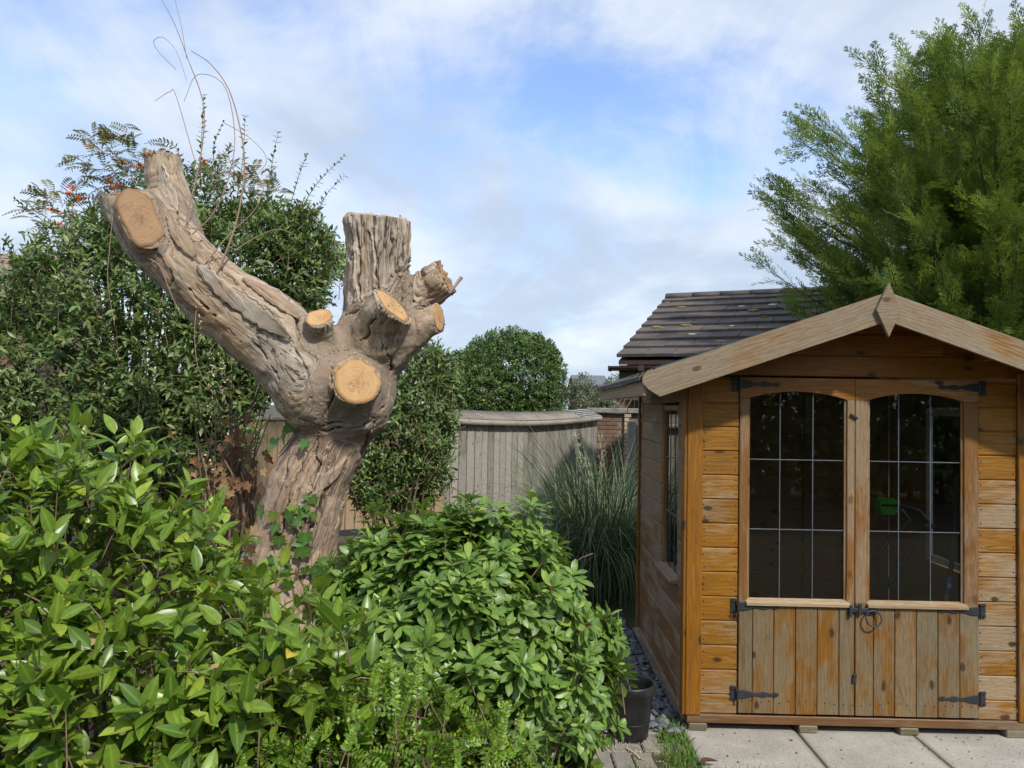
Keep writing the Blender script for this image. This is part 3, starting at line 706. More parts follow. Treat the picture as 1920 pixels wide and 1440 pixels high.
dl, LL = door(0.278, 0.887, 0.045, 0.040, (63, 95, 98, 97, 98, 69), (pg, pw, pw, pw, pw, pg), True)
dr_, LR = door(0.890, 1.538, 0.069, 0.075, (82, 96, 97, 97, 98, 87), (pw, pw, pw, pg, pg, pg), False)
# ring latch and bolt on the meeting stiles
def part_prism(nm, poly, d, parent, loc, bev=0.001, mat='iron'): return link(nm, prism_mesh(nm, poly, d, M[mat], 'y', bev), None, parent, loc=loc)
part_prism('latch_plate', [(0.945, .640), (0.995, .640), (1.005, .667), (0.995, .694), (0.945, .694), (0.935, .667)], 0.006, dr_, LR((0, -0.021, 0)))
part_prism('latch_bar', [(0.862, .656), (0.955, .656), (0.955, .678), (0.862, .678)], 0.010, dr_, LR((0, -0.030, 0)), 0.002)
part_prism('latch_keeper', [(0.900, .640), (0.918, .640), (0.918, .702), (0.900, .702)], 0.010, dr_, LR((0, -0.034, 0)), 0.002)
part_prism('latch_catch', [(0.852, .632), (0.868, .632), (0.868, .694), (0.852, .694)], 0.020, dl, LL((0, -0.036, 0)), 0.002)
th = np.linspace(0, 2 * np.pi, 33)
V, F = tube_np([(np.c_[0.975 + 0.040 * np.sin(th), -0.034 - 0.008 * (1 - np.cos(th)), 0.628 + 0.040 * np.cos(th)], 0.0042)], 8)
link('latch_ring', np_mesh('latch_ring', V, F, M['iron']), None, dr_, loc=LR((0, 0, 0)))
part_prism('small_catch', [(0.872, .285), (0.892, .290), (0.896, .335), (0.878, .332)], 0.012, dl, LL((0, -0.026, 0)), 0.002)
part_prism('turn_button', [(0.858, 1.690), (0.896, 1.668), (0.902, 1.678), (0.864, 1.702)], 0.012, dl, LL((0, -0.024, 0)), 0.002)

# ---- roof
def slab_roof(sgn):
    xe = -0.285 if sgn < 0 else 2.135
    z_ap, z_e = 2.292, 2.292 - 0.35 * 1.21
    th_ = 0.016
    poly = [(0.925, z_ap), (xe, z_e), (xe, z_e - th_), (0.925, z_ap - th_)]
    r = link('roof_panel', prism_mesh('roof_panel', poly, 2.16, M['gable'], 'y'), None, shed, loc=(0, -0.283, 0))
    tf = 0.006
    xo = xe + sgn * 0.012
    poly = [(0.925, z_ap + 0.002), (xe, z_e + 0.002), (xo, z_e - 0.006), (xo, z_e - 0.020), (xo + sgn * tf, z_e - 0.022), (xo + sgn * tf, z_e - 0.002), (xe + sgn * 0.002, z_e + 0.002 + tf + .004), (0.925, z_ap + 0.004 + tf)]
    fm = prism_mesh('felt', poly, 2.20, M['felt'], 'y')
    link('roof_felt', fm, None, r, loc=(0, -0.012, 0))
    xr0, xr1 = (xe + 0.004, xe + 0.024) if sgn < 0 else (xe - 0.024, xe - 0.004)
    box('eave_rail', (xr0, 0.004, z_e - 0.098), (xr1, 2.14, z_e - 0.020), M['sill'] if sgn < 0 else M['fascia'], r, 0.003)
    # felt laps
    for t in (0.33, 0.66):
        x = 0.925 + (xe - 0.925) * t; z = z_ap + (z_e - z_ap) * t
        lp = prism_mesh('lap', [(x, z + .0135), (x + sgn * 0.03, z + .0135 - .0105), (x + sgn * 0.03, z + .0175 - .0105), (x, z + .0175)], 2.19, M['felt'], 'y')
        link('felt_lap', lp, None, r, loc=(0, -0.008, 0))
    return r
rl_ = slab_roof(-1); rr_ = slab_roof(1)
# barge boards with rounded ends, and the diamond finial
def barge(sgn):
    sl = 0.35; th_a = math.atan(sl); L_ = 1.225 / math.cos(th_a); hgt = 0.138
    pts = [(0.0, 0.0), (L_ - 0.045, 0.0)]
    for a in np.linspace(90, -10, 7): pts.append((L_ - 0.045 + 0.045 * math.cos(rad(a)), -0.045 + 0.045 * math.sin(rad(a))))
    pts += [(L_ - 0.018, -0.088), (L_ - 0.06, -hgt), (hgt * sl, -hgt)]
    if sgn < 0: pts = [(-a, c) for a, c in pts][::-1]
    bm_ = prism_mesh('barge_board', pts[::-1], 0.018, M['fascia'], 'y', 0.002)
    o = link('barge_board', bm_, None, shed, loc=(0.925 + sgn * 0.0015, -0.302, 2.306))
    o.rotation_euler = (0, sgn * th_a, 0)
barge(-1); barge(1)
dia = prism_mesh('finial', [(0, -0.136), (0.062, 0.0), (0, 0.136), (-0.062, 0)], 0.020, M['fascia'], 'y', 0.0025)
link('finial', dia, None, shed, loc=(0.919, -0.324, 2.214))
# collar purlin under the overhang
for x in (0.905, 0.30, 1.52): box('purlin', (x, -0.28, roof_z(x + .02) - 0.075), (x + 0.04, -0.002, roof_z(x + .02) - 0.022), M['gable'], shed, 0.002)
# moss along the eave
rm_ = np.random.default_rng(5)
V, F = [], []
for i in range(170):
    y = rm_.uniform(0.02, 0.75); x = -0.285 + rm_.uniform(-0.004, 0.06); z = 1.868 + (x + 0.285) * 0.35 + 0.01
    s = rm_.uniform(0.006, 0.018) * (1.2 - y * .8)
    v = nrm(rm_.normal(0, 1, (6, 3))) * s * np.array([1, 1.3, .7]) + np.array([x, y, z])
    o = 6 * i; V.append(v); F += [(o, o + 1, o + 2), (o, o + 2, o + 3), (o + 3, o + 4, o + 5), (o + 1, o + 4, o + 5), (o, o + 4, o + 2)]
mo = link('moss', np_mesh('moss', np.concatenate(V), np.array(F), M['moss'], smooth=False), None, rl_); tag(mo, kind='stuff')

# ---- tools kept inside the summerhouse
mow = empty('lawn_mower', sw(1.37, 0.80, 0.10), SHED_RZ)
tag(mow, 'black and green lawn mower with tilted handle inside the summerhouse', 'lawn mower')
deck = [(-.24, -.20), (.24, -.20), (.30, -.08), (.30, .10), (.20, .22), (-.20, .22), (-.30, .10), (-.30, -.08)]
link('deck', prism_mesh('deck', deck, 0.16, M['dark_plastic'], 'z', 0.02), None, mow, loc=(0, 0, .06))
link('motor_housing', prism_mesh('motor', [(-.14, -.13), (.14, -.13), (.17, 0), (.12, .14), (-.12, .14), (-.17, 0)], 0.13, M['green_plastic'], 'z', 0.025), None, mow, loc=(0, 0, .221))
for x in (-.30, .30):
    for y in (-.16, .16):
        V, F = tube_np([([(x - .025, y, .085), (x - .024, y, .085), (x + .024, y, .085), (x + .025, y, .085)], [.01, .085, .085, .01])], 16)
        link('wheel', np_mesh('wheel', V, F, M['rubber'], smooth=False), None, mow)
hs = []
for y in (-.15, .15):
    hs.append((np.array([(-.24, y, .18), (-.05, y, .48), (.16, y, .80), (.27, y * .96, .92), (.20, y * .9, 1.00), (.05, y * .8, 1.05)]), .017))
hs.append((np.array([(.05, -.12, 1.05), (.05, 0, 1.055), (.05, .12, 1.05)]), .013))
V, F = tube_np(hs, 8); link('handle', np_mesh('handle', V, F, M['dark_plastic']), None, mow)
sb_ = link('switch_box', prism_mesh('switch_box', [(-.055, -.02), (-.035, -.05), (.035, -.05), (.06, .0), (.065, .045), (-.045, .05), (-.06, .02)], 0.10, M['green_plastic'], 'y', 0.008), None, mow, loc=(0.01, -.16, 1.03))
box('switch_lever', (-.055, -.012, .006), (.058, .0, .018), M['dark_plastic'], sb_, .002)
pole = empty('strimmer', sw(1.60, 0.30, 0.10), SHED_RZ)
tag(pole, 'dark pole tool with blue and yellow label behind the door glass', 'garden tool')
V, F = tube_np([(np.array([(-.10, 0, .03), (-.05, 0, .6), (.0, .01, 1.05), (.012, .02, 1.3)]), .013)], 10)
link('shaft', np_mesh('shaft', V, F, M['dark_plastic']), None, pole)
V, F = tube_np([(np.array([(-.055, 0, .585), (-.041, 0, .69)]), .0145)], 10); link('blue_band', np_mesh('band', V, F, M['blue_label']), None, pole)
V, F = tube_np([(np.array([(-.064, 0, .535), (-.0555, 0, .584)]), .0145)], 10); link('yellow_band', np_mesh('band', V, F, M['yellow_label']), None, pole)
V, F = tube_np([(np.array([(-.049, -.003, .625), (-.045, -.003, .65)]), .0135)], 10); link('white_mark', np_mesh('band', V, F, M['white_label']), None, pole)
link('handle', prism_mesh('grip', [(-.05, -.03), (.05, -.03), (.06, .02), (.02, .04), (-.06, .03)], .05, M['dark_plastic'], 'y', .01), None, pole, loc=(.01, -.02, 1.30))
link('head', prism_mesh('head', [(-.09, -.06), (.09, -.06), (.07, .04), (-.07, .05)], .12, M['dark_plastic'], 'y', .015), None, pole, loc=(-.10, -.06, .06))

# ================================================================== GARAGE BEHIND
gth = rad(-24)
E0 = at(1157, 671, 9.0)
gar = empty('garage', (E0[0], E0[1], 0), gth)
tag(gar, 'low garage with mossy brown tiled roof behind the summerhouse', 'garage')
ez, run, rise = E0[2], 2.55, 1.05
GL = 3.6
pitch = math.atan2(rise, run); slope = math.hypot(rise, run)
rp = link('roof', prism_mesh('roof', [(0, ez - 0.035), (run, ez + rise - 0.035), (2 * run, ez - 0.035), (2 * run, ez - 0.08), (run, ez + rise - 0.08), (0, ez - 0.08)], GL - 0.04, M['brown_board'], 'x'), None, gar, loc=(0.02, 0, 0))
NC = 9; gauge = slope / NC
tl = 0.325
tm_ = None
for k in range(NC):
    nx = int(GL / tl) + 1
    for i in range(nx):
        x0 = i * tl - (0.16 if k % 2 else 0); x1 = x0 + tl - 0.004
        x0c, x1c = max(x0, 0), min(x1, GL)
        if x1c - x0c < 0.04: continue
        key = ('tile', round(x1c - x0c, 3))
        if key not in _cache:
            _cache[key] = box_mesh(x1c - x0c, gauge + 0.05, 0.042, M['tile'], 0.004, 'tile')
        o = link('roof_tile', _cache[key], None, rp)
        s_ = k * gauge
        o.location = (x0c - 0.02, s_ * math.cos(pitch) - 0.02, ez + s_ * math.sin(pitch) + 0.004 + rng.uniform(-.003, .003))
        o.rotation_euler = (pitch - 0.105 + rng.uniform(-.004, .004), rng.uniform(-.004, .004), 0)
for i in range(9):
    th = np.linspace(0, np.pi, 9); L_ = 0.40
    prof = np.c_[run + 0.125 * np.cos(th), ez + rise - 0.012 + 0.085 * np.sin(th)]
    V = np.concatenate([np.c_[np.full(9, 0.005 + i * L_), prof], np.c_[np.full(9, 0.005 + i * L_ + L_ - 0.012), prof]])
    F = np.array([(j, j + 1, j + 10, j + 9) for j in range(8)] + [])
    o = link('ridge_tile', np_mesh('ridge_tile', V, F, M['tile'], smooth=True), None, rp, loc=(-0.02, 0, rng.uniform(-.004, .004)))
    md = o.modifiers.new('solid', 'SOLIDIFY'); md.thickness = 0.014
# lichen and moss pads
for i in range(26):
    x, k = rng.uniform(0.05, 2.6), rng.integers(0, NC); s_ = (k + rng.uniform(.25, .8)) * gauge
    r_ = rng.uniform(.02, .05); a = np.linspace(0, 2 * np.pi, 9)[:-1]
    pts = [(r_ * 1.6 * math.cos(t) * rng.uniform(.7, 1.2), r_ * math.sin(t) * rng.uniform(.7, 1.2)) for t in a]
    o = link('lichen_patch' if i % 3 else 'moss_patch', prism_mesh('patch', pts, 0.006 if i % 3 else 0.02, M['lichen'] if i % 3 == 1 else M['moss'] if i % 3 == 0 else M['tile_warm'], 'z'), None, rp)
    o.location = (x, s_ * math.cos(pitch), ez + s_ * math.sin(pitch) + 0.030); o.rotation_euler = (pitch - 0.07, 0, 0)
box('front_wall', (0.60, 0.12, 0), (GL - .08, 0.20, ez - 0.081), M['brick'], gar, 0)
box('fascia_board', (0.02, 0.02, ez - 0.30), (GL, 0.045, ez - 0.085), M['brown_board'], gar, .003)
gw = prism_mesh('end_wall', [(0.06, ez - .30), (2 * run - .06, ez - .30), (2 * run - .06, ez - .11), (run, ez + rise - .13), (0.06, ez - .11)], 0.10, M['brown_board'], 'x')
link('end_wall', gw, None, gar, loc=(0.08, 0, 0))
th = np.linspace(np.pi, 2 * np.pi, 9)
gp_ = [(0.055 * math.cos(t) - 0.038, 0.055 * math.sin(t)) for t in th] + [(0.050 * math.cos(t) - 0.038, 0.050 * math.sin(t)) for t in th[::-1]]
gu = link('gutter', prism_mesh('gutter', gp_, GL + 0.03, M['gutter'], 'x'), None, gar, loc=(-0.075, 0.0, ez - 0.10))
box('gutter_stop', (-0.006, -0.098, -0.06), (0.004, 0.022, 0.004), M['gutter'], gu, .002)
for x in (0.35, 1.0): box('gutter_joint', (x, -0.098, -0.060), (x + .07, 0.014, 0.003), M['gutter'], gu, .004)

# ================================================================== FENCES AND WALL
def poly_y(px, knots):
    return float(np.interp(px, [k[0] for k in knots], [k[1] for k in knots]))
fk_Y = [(830, 11.0), (900, 11.25), (985, 11.9), (1033, 12.5), (1080, 13.1), (1120, 13.8)]
# plan curve of the fence in world space
fpts = np.array([at(p, 768, poly_y(p, fk_Y))[:2] for p in np.linspace(815, 1120, 40)])
flen = np.concatenate([[0], np.cumsum(np.linalg.norm(np.diff(fpts, axis=0), axis=1))])
def fpos(s): return np.array([np.interp(s, flen, fpts[:, 0]), np.interp(s, flen, fpts[:, 1])])
def ftan(s): d = fpos(min(s + .03, flen[-1])) - fpos(max(s - .03, 0)); return math.atan2(d[1], d[0])
def ftop(s):
    t = s / flen[-1]; return 1.475 - 0.055 * math.sin(math.pi * min(1, t * 1.05)) ** 1.0 + 0.03 * t
fen = empty('board_fence', (fpts[0][0], fpts[0][1], 0))
tag(fen, 'weathered grey curved board fence with overhanging cap behind the stump', 'fence')
inv = np.array([fpts[0][0], fpts[0][1], 0])
s = 0.0; i = 0
while s < flen[-1] - 0.1:
    w_ = 0.108 + rng.uniform(-.004, .004)
    p = fpos(s); a = ftan(s + w_ / 2); zt = ftop(s)
    pm = prism_mesh('fence_board', [(0.0, 0.0), (w_, -0.004), (w_, 0.014), (0, 0.010)], zt - 0.13, M['fence'], 'z')
    o = link('fence_board', pm, None, fen, loc=(p[0] - inv[0], p[1] - inv[1], 0.13)); o.rotation_euler = (0, 0, a)
    s += w_ + 0.015; i += 1
def strip_along(name, s0, s1, prof, mat, n=24, zf=lambda s: 0, parent=fen):
    ss = np.linspace(s0, s1, n); V = []
    for q in ss:
        p = fpos(q); a = ftan(q); nx, ny = math.sin(a), -math.cos(a)   # towards camera
        for (d, z) in prof: V.append((p[0] + nx * d - inv[0], p[1] + ny * d - inv[1], z + zf(q)))
    m_ = len(prof); F = [(i_ * m_ + j, i_ * m_ + (j + 1) % m_, (i_ + 1) * m_ + (j + 1) % m_, (i_ + 1) * m_ + j) for i_ in range(n - 1) for j in range(m_)]
    F += [tuple(range(m_))[:4], tuple((n - 1) * m_ + j for j in range(m_))[::-1][:4]]
    return link(name, np_mesh(name, V, np.array(F), mat, smooth=False), None, parent)
strip_along('cap_rail', 0.0, flen[-1], [(0.10, -0.01), (0.10, 0.068), (0.062, 0.068), (0.062, -0.01)], M['fence_cap'], zf=ftop)
strip_along('back_rail', 0.0, flen[-1], [(-0.02, 0.0), (-0.02, 0.09), (-0.06, 0.09), (-0.06, 0.0)], M['fence'], zf=ftop)
strip_along('soffit', 0.0, flen[-1], [(0.060, -0.002), (0.060, 0.012), (-0.10, 0.012), (-0.10, -0.002)], M['fence'], zf=ftop)
strip_along('gravel_board', 0.0, flen[-1], [(0.03, 0.0), (0.03, 0.128), (-0.01, 0.128), (-0.01, 0.0)], M['fence'])
# sloping lattice on top: battens along, then close cross slats
for k in range(5):
    d0, z0 = 0.085 - 0.062 * k, 0.072 + 0.026 * k
    strip_along('lattice_batten', 0.0, flen[-1] * .80, [(d0, z0), (d0, z0 + .008), (d0 - 0.02, z0 + .017), (d0 - .02, z0 + .009)], M['fence_cap'], zf=ftop)
V, F = [], []
for q in np.arange(0.02, flen[-1] * .80, 0.034):
    p = fpos(q); a = ftan(q); t = np.array([math.cos(a), math.sin(a)]); nn = np.array([math.sin(a), -math.cos(a)])
    o = len(V)
    for d, z in ((0.09, .079), (-0.19, .196)):
        for w_ in (0, .014):
            for h_ in (0, .007):
                pp = p + t * w_ + nn * d - inv[:2]; V.append((pp[0], pp[1], ftop(q) + z + h_ + .003))
    F += [(o, o + 2, o + 3, o + 1), (o + 1, o + 3, o + 7, o + 5), (o, o + 1, o + 5, o + 4), (o + 2, o + 6, o + 7, o + 3), (o + 4, o + 5, o + 7, o + 6)]
ls = link('lattice_slats', np_mesh('lattice', V, np.array(F), M['fence_cap'], smooth=False), None, fen); tag(ls, kind='stuff')
for k in range(5):
    d0, z0 = 0.085 - 0.062 * k, 0.072 + 0.026 * k
    strip_along('cap_slat', flen[-1] * .805, flen[-1], [(d0, z0), (d0, z0 + .010), (d0 - 0.036, z0 + .022), (d0 - .036, z0 + .012)], M['conc_post'], 8, zf=ftop)

# tan fence further left, behind the shrubs
p1 = at(835, 800, 10.6); p0 = at(150, 800, 8.4)
L_ = math.hypot(p1[0] - p0[0], p1[1] - p0[1]); a = math.atan2(p1[1] - p0[1], p1[0] - p0[0])
tf = empty('tan_fence', (p0[0], p0[1], 0), a)
tag(tf, 'tan board fence half hidden behind the left shrubs', 'fence')
nb_ = int(L_ / 0.125)
for i in range(nb_):
    box('fence_board', (i * 0.125, rng.uniform(-.003, .003), 0.1), (i * 0.125 + 0.116, 0.018, 1.50), M['fence_tan'], tf, 0.003)
box('fence_rail', (0, 0.02, 0.35), (L_, 0.06, 0.43), M['fence_tan'], tf)
box('fence_rail', (0, 0.02, 1.2), (L_, 0.06, 1.28), M['fence_tan'], tf)
box('fence_cap', (0, -0.03, 1.502), (L_, 0.07, 1.535), M['fence_cap'], tf)

# brick wall with stone coping at the end of the fence
bw0 = at(1112, 800, 13.9)
bw = empty('brick_wall', (bw0[0], bw0[1], 0), rad(-3))
tag(bw, 'brown brick garden wall with stone coping beyond the grass clump', 'wall')
WT = at(1150, 775, 13.9)[2]
box('wall_core', (0.0, 0.012, 0), (2.2, 0.20, WT), M['mortar'], bw, 0)
nco = int((WT) / 0.075)
for k in range(nco):
    z = WT - 0.075 * (k + 1)
    if z < 0.35: break
    for i in range(5):
        x0 = i * 0.225 - (0.112 if k % 2 else 0) + 0.01
        x1 = x0 + 0.215
        x0 = max(x0, 0.01)
        if x0 > 0.50: continue
        x1 = min(x1, 0.54 if k % 2 else 0.49)
        if x1 - x0 < 0.05: continue
        box('brick', (x0, rng.uniform(-.004, .003), z + .005), (x1, 0.1, z + .07), M['brick'], bw, .005)
    pw_ = 0.085 if k % 2 else 0.12
    box('brick', (0.555, -0.06 + rng.uniform(-.004, .004), z + .005), (0.555 + pw_, 0.06, z + .07), M['brick_pale'], bw, .006)
    for x0 in (0.70, 0.93, 1.16):
        box('brick', (x0 + (.1 if k % 2 else 0), rng.uniform(-.004, .003), z + .005), (x0 + .215 + (.1 if k % 2 else 0), .1, z + .07), M['brick'], bw, .005)
for i, (x0, x1) in enumerate(((-0.12, 0.60), (0.606, 1.25), (1.256, 2.2))):
    box('coping_stone', (x0, -0.08, WT + 0.004), (x1, 0.28, WT + 0.095), M['coping'], bw, .01)
cp_ = at(1184, 790, 12.6)
cpo = box('concrete_post', (cp_[0] - 0.055, cp_[1], 0), (cp_[0] + 0.075, cp_[1] + 0.12, cp_[2]), M['conc_post'], None, .012)
tag(cpo, 'grey concrete fence post beside the summerhouse back corner', 'post')

# ================================================================== HOUSES IN THE DISTANCE
def house(name, label, px0, px1, py_e, py_r, Y, depth, wallm, roofm, rz=0.0, ridge_x=True, windows=(), over=0.3):
    A, B = at(px0, py_e, Y), at(px1, py_e, Y)
    w_ = B[0] - A[0]; ez_ = A[2]
    h = empty(name, (A[0], A[1], 0), rz); tag(h, label, 'house')
    box('wall', (0, 0, 0), (w_, depth, ez_), wallm, h, 0)
    rz_ = at(px0, py_r, Y + depth / 2)[2]
    if ridge_x:
        poly = [(-over, ez_ - 0.05), (depth / 2, rz_), (depth + over, ez_ - 0.05), (depth + over, ez_ - .2), (depth / 2, rz_ - .15), (-over, ez_ - .2)]
        rf = link('roof', prism_mesh('roof', poly, w_ + 0.4, roofm, 'x'), None, h, loc=(-0.2, 0, 0))
        n = 9; pt = math.atan2(rz_ - ez_ + .05, depth / 2 + over); sl_ = math.hypot(rz_ - ez_ + .05, depth / 2 + over)
        for k in range(n):
            o = link('tile_course', box_mesh(w_ + 0.42, sl_ / n + 0.03, 0.05, roofm, .01, name), None, rf)
            o.location = (-0.01, -over + k * sl_ / n * math.cos(pt), ez_ - .045 + k * sl_ / n * math.sin(pt)); o.rotation_euler = (pt - .05, 0, 0)
        gm_ = prism_mesh('gable', [(0.02, ez_ - .3), (depth - .02, ez_ - .3), (depth / 2, rz_ - .18)], w_ - .04, wallm, 'x')
        link('gable_wall', gm_, None, h, loc=(0.02, 0, 0))
        box('fascia', (-0.2, -over - .03, ez_ - .27), (w_ + .2, -over, ez_ - .06), M['brown_board'], h, 0)
    for (x0, x1, z0, z1) in windows:
        wf = box('window', (x0, -.05, z0), (x1, -.002, z1), M['frame_dark'], h, .005)
        box('pane', (.06, -.012, .06), (x1 - x0 - .06, -.002, z1 - z0 - .06), M['glass'], wf, 0)
    return h
house('neighbour_house', 'house with tan ribbed tile roof at the picture edge behind the shrubs', -260, 22, 556, 470, 15.0, 5.0, M['brick'], M['tile_warm'], rz=rad(14))
house('far_house', 'tan brick house far behind the brick wall', 1142, 1330, 738, 722, 34.0, 7.0, M['brick_tan'], M['tile'], windows=((.75, 1.35, 1.3, 2.1), (3.0, 4.0, 1.3, 2.1)))
house('distant_house', 'distant house with blue grey slate roof beyond the brick wall', 1082, 1140, 722, 704, 60.0, 8.0, M['brick_tan'], M['slate'])
# tall gabled house behind the conifer
gA = at(1765, 163, 13.5); gB = at(1930, 84, 13.5)
hs_ = empty('gabled_house', (gA[0], gA[1], 0)); tag(hs_, 'dark roofed gabled house hidden behind the big conifer', 'house')
dx_ = gB[0] - gA[0]; sl = (gB[2] - gA[2]) / dx_; ap = dx_ * 1.5
gz = gA[2]
link('gable_wall', prism_mesh('gable_wall', [(.7, 0), (2 * ap - .7, 0), (2 * ap - .7, gz + sl * .45), (ap, gz + sl * ap - .2), (.7, gz + sl * .45)], 2.0, M['brick'], 'y'), None, hs_, loc=(0, .3, 0))
link('roof', prism_mesh('roof', [(0, gz), (ap, gz + sl * ap), (2 * ap, gz), (2 * ap, gz - .14), (ap, gz + sl * ap - .14), (0, gz - .14)], 2.4, M['tile'], 'y'), None, hs_, loc=(0, .05, 0))
link('barge_board', prism_mesh('barge', [(0, gz + .01), (ap, gz + sl * ap + .01), (2 * ap, gz + .01), (2 * ap, gz - .2), (ap, gz + sl * ap - .2), (0, gz - .2)], .04, M['brown_board'], 'y'), None, hs_)

# ================================================================== POT
pc = at(1180, 1372, 4.03)
pot = empty('plant_pot', (pc[0], pc[1], 0.004)); tag(pot, 'empty black plastic plant pot beside the slate chippings', 'plant pot')
prof = [(0.0, .004), (.082, .004), (.086, .012), (.100, .16), (.108, .232), (.111, .236), (.111, .246), (.114, .25), (.1165, .255), (.1165, .29), (.114, .296), (.110, .296), (.107, .29), (.106, .255), (.096, .10), (.078, .016), (0, .016)]
th = np.linspace(0, 2 * np.pi, 41)[:-1]
prof = [(r_ * 1.10, z * .98) for r_, z in prof]
V = np.array([(r_ * math.cos(t), r_ * math.sin(t), z) for r_, z in prof for t in th]); n = 40
F = np.array([(i * n + j, i * n + (j + 1) % n, (i + 1) * n + (j + 1) % n, (i + 1) * n + j) for i in range(len(prof) - 1) for j in range(n)])
link('pot_body', np_mesh('pot_body', V, F, M['plastic']), None, pot)
hp = [(r_ - .0012, z) for r_, z in [(.098, .12), (.099, .126)]]
for zz, rr in ((.10, .1055), (.19, .1125)):
    V, F = tube_np([(np.c_[rr * np.cos(np.linspace(0, 6.283, 41)), rr * np.sin(np.linspace(0, 6.283, 41)), np.full(41, zz)], .0022)], 6)
    link('moulded_ring', np_mesh('ring', V, F, M['plastic']), None, pot)
V, F = tube_np([(np.array([(.02, .06, .2), (-.03, .07, .35), (-.075, .04, .42), (-.10, .0, .40)]), .0022)], 6)
link('wire', np_mesh('wire', V, F, M['conc_post']), None, pot)
# ================================================================== TREE STUMP
SY = 4.6
def SP(px, py, dy=0.0): return at(px, py, SY + dy)
def limb(*pts): return np.array([[*SP(px, py, dy), r] for px, py, dy, r in pts])
LIMBS = {
 'trunk': limb((520, 1330, .05, .40), (535, 1090, 0, .285), (554, 1010, 0, .25), (579, 920, 0, .238), (605, 860, 0, .216), (634, 800, 0, .192), (662, 740, 0, .19)),
 'main': limb((642, 765, .02, .20), (690, 665, .04, .21), (703, 590, .06, .195), (707, 500, .06, .19), (706, 395, .06, .200)),
 'left': limb((650, 735, -.03, .24), (600, 712, -.05, .275), (515, 634, -.07, .245), (415, 558, -.08, .215), (350, 500, -.08, .205), (292, 438, -.06, .195), (255, 385, -.04, .182), (232, 330, -.04, .178)),
 'left_cut': limb((253, 390, -.25, .104), (277, 446, -.25, .104)),
 'prong': limb((350, 480, .02, .13), (328, 400, .02, .118), (308, 330, .02, .108), (300, 265, .02, .106)),
 'knob': limb((612, 680, -.08, .13), (603, 625, -.22, .086), (594, 575, -.36, .076)),
 'mid': limb((690, 665, -.02, .18), (720, 600, -.20, .135), (752, 545, -.38, .122)),
 'right': limb((735, 655, .0, .14), (795, 610, -.05, .090), (870, 570, -.10, .078)),
 'upper': limb((738, 590, .10, .16), (795, 545, .09, .118), (870, 500, .08, .122)),
 'front': limb((640, 722, -.05, .20), (668, 718, -.30, .132), (676, 713, -.52, .128)),
 'bulge': limb((622, 735, -.06, .235), (640, 742, -.06, .235)),
}
CUTS = {'main': (SP(706, 411, .06), (0.05, -0.10, 1.0)), 'left': (SP(240, 364, -.04), (-0.12, -0.25, 0.95)), 'left_cut': (SP(266, 419, -.295), (0.36, -0.91, 0.20)),
        'prong': (SP(303, 297, .02), (-0.1, 0.05, 1.0)), 'knob': (SP(598, 595, -.30), (-0.05, -0.70, 0.71)), 'mid': (SP(733, 571, -.29), (0.72, -0.24, 0.65)),
        'right': (SP(822, 592, -.07), (0.94, -0.30, 0.08)), 'upper': (SP(834, 522, .085), (0.86, -0.12, 0.42)), 'front': (SP(673, 715, -.36), (0.10, -0.97, 0.20))}
CUTS = {k: (p, nrm(np.array(n_))) for k, (p, n_) in CUTS.items()}
def sd_chain(P, L, full=False):
    d = np.full(P.shape[:-1], 9.0, P.dtype); best = None
    acc = 0.0
    for i in range(len(L) - 1):
        a, c = L[i], L[i + 1]; ba = (c[:3] - a[:3]).astype(P.dtype); ll = float(ba @ ba)
        t = np.clip(((P - a[:3].astype(P.dtype)) @ ba) / ll, 0, 1)
        q = P - a[:3].astype(P.dtype) - t[..., None] * ba
        dd = np.sqrt((q * q).sum(-1)) - (a[3] + t * (c[3] - a[3]))
        if full:
            s = acc + t * math.sqrt(ll); u = nrm(np.cross(ba, [0.13, 1.0, 0.2])); v = np.cross(u, ba / math.sqrt(ll))
            g = np.stack([q @ u, q @ v, s], -1)
            best = g if best is None else np.where((dd < d)[..., None], g, best)
        d = np.minimum(d, dd) if not full else np.where(dd < d, dd, d)
        acc += math.sqrt(ll)
    return (d, best) if full else d
def limb_sd(P, k):
    d = sd_chain(P, LIMBS[k])
    if k in CUTS:
        c, n_ = CUTS[k]; d = np.maximum(d, (P - c.astype(P.dtype)) @ n_.astype(P.dtype))
    return d
def smin(a, c, k):
    h = np.maximum(k - np.abs(a - c), 0) / k; return np.minimum(a, c) - h * h * k * 0.25
def stump_sd(P):
    d = None
    for k in LIMBS:
        q = limb_sd(P, k); d = q if d is None else smin(d, q, 0.15 if k == 'bulge' else 0.10 if k in ('trunk', 'main', 'left') else 0.05)
    for k in ('front', 'mid', 'knob', 'right', 'left_cut'):   # keep the saw cuts clean where limbs blend over them
        c, n_ = CUTS[k]; w = (P - c.astype(P.dtype)); al = w @ n_.astype(P.dtype)
        rr = np.sqrt(np.maximum((w * w).sum(-1) - al * al, 0))
        R_ = {'front': .14, 'mid': .15, 'knob': .10, 'right': .10, 'left_cut': .13}[k]
        cyl = np.maximum(rr - R_, -al)
        d = np.maximum(d, -np.maximum(cyl, al - .25))
    return d
H = 0.0125
lo = np.array([SP(180, 1, 0)[0] - .12, SY - .75, 0.15]); hi = np.array([SP(870, 1, 0)[0] + .12, SY + .55, SP(300, 275, 0)[2] + .1])
nx, ny, nz = [int((hi[i] - lo[i]) / H) + 1 for i in range(3)]
xs, ys, zs = [lo[i] + H * np.arange(n_) for i, n_ in enumerate((nx, ny, nz))]
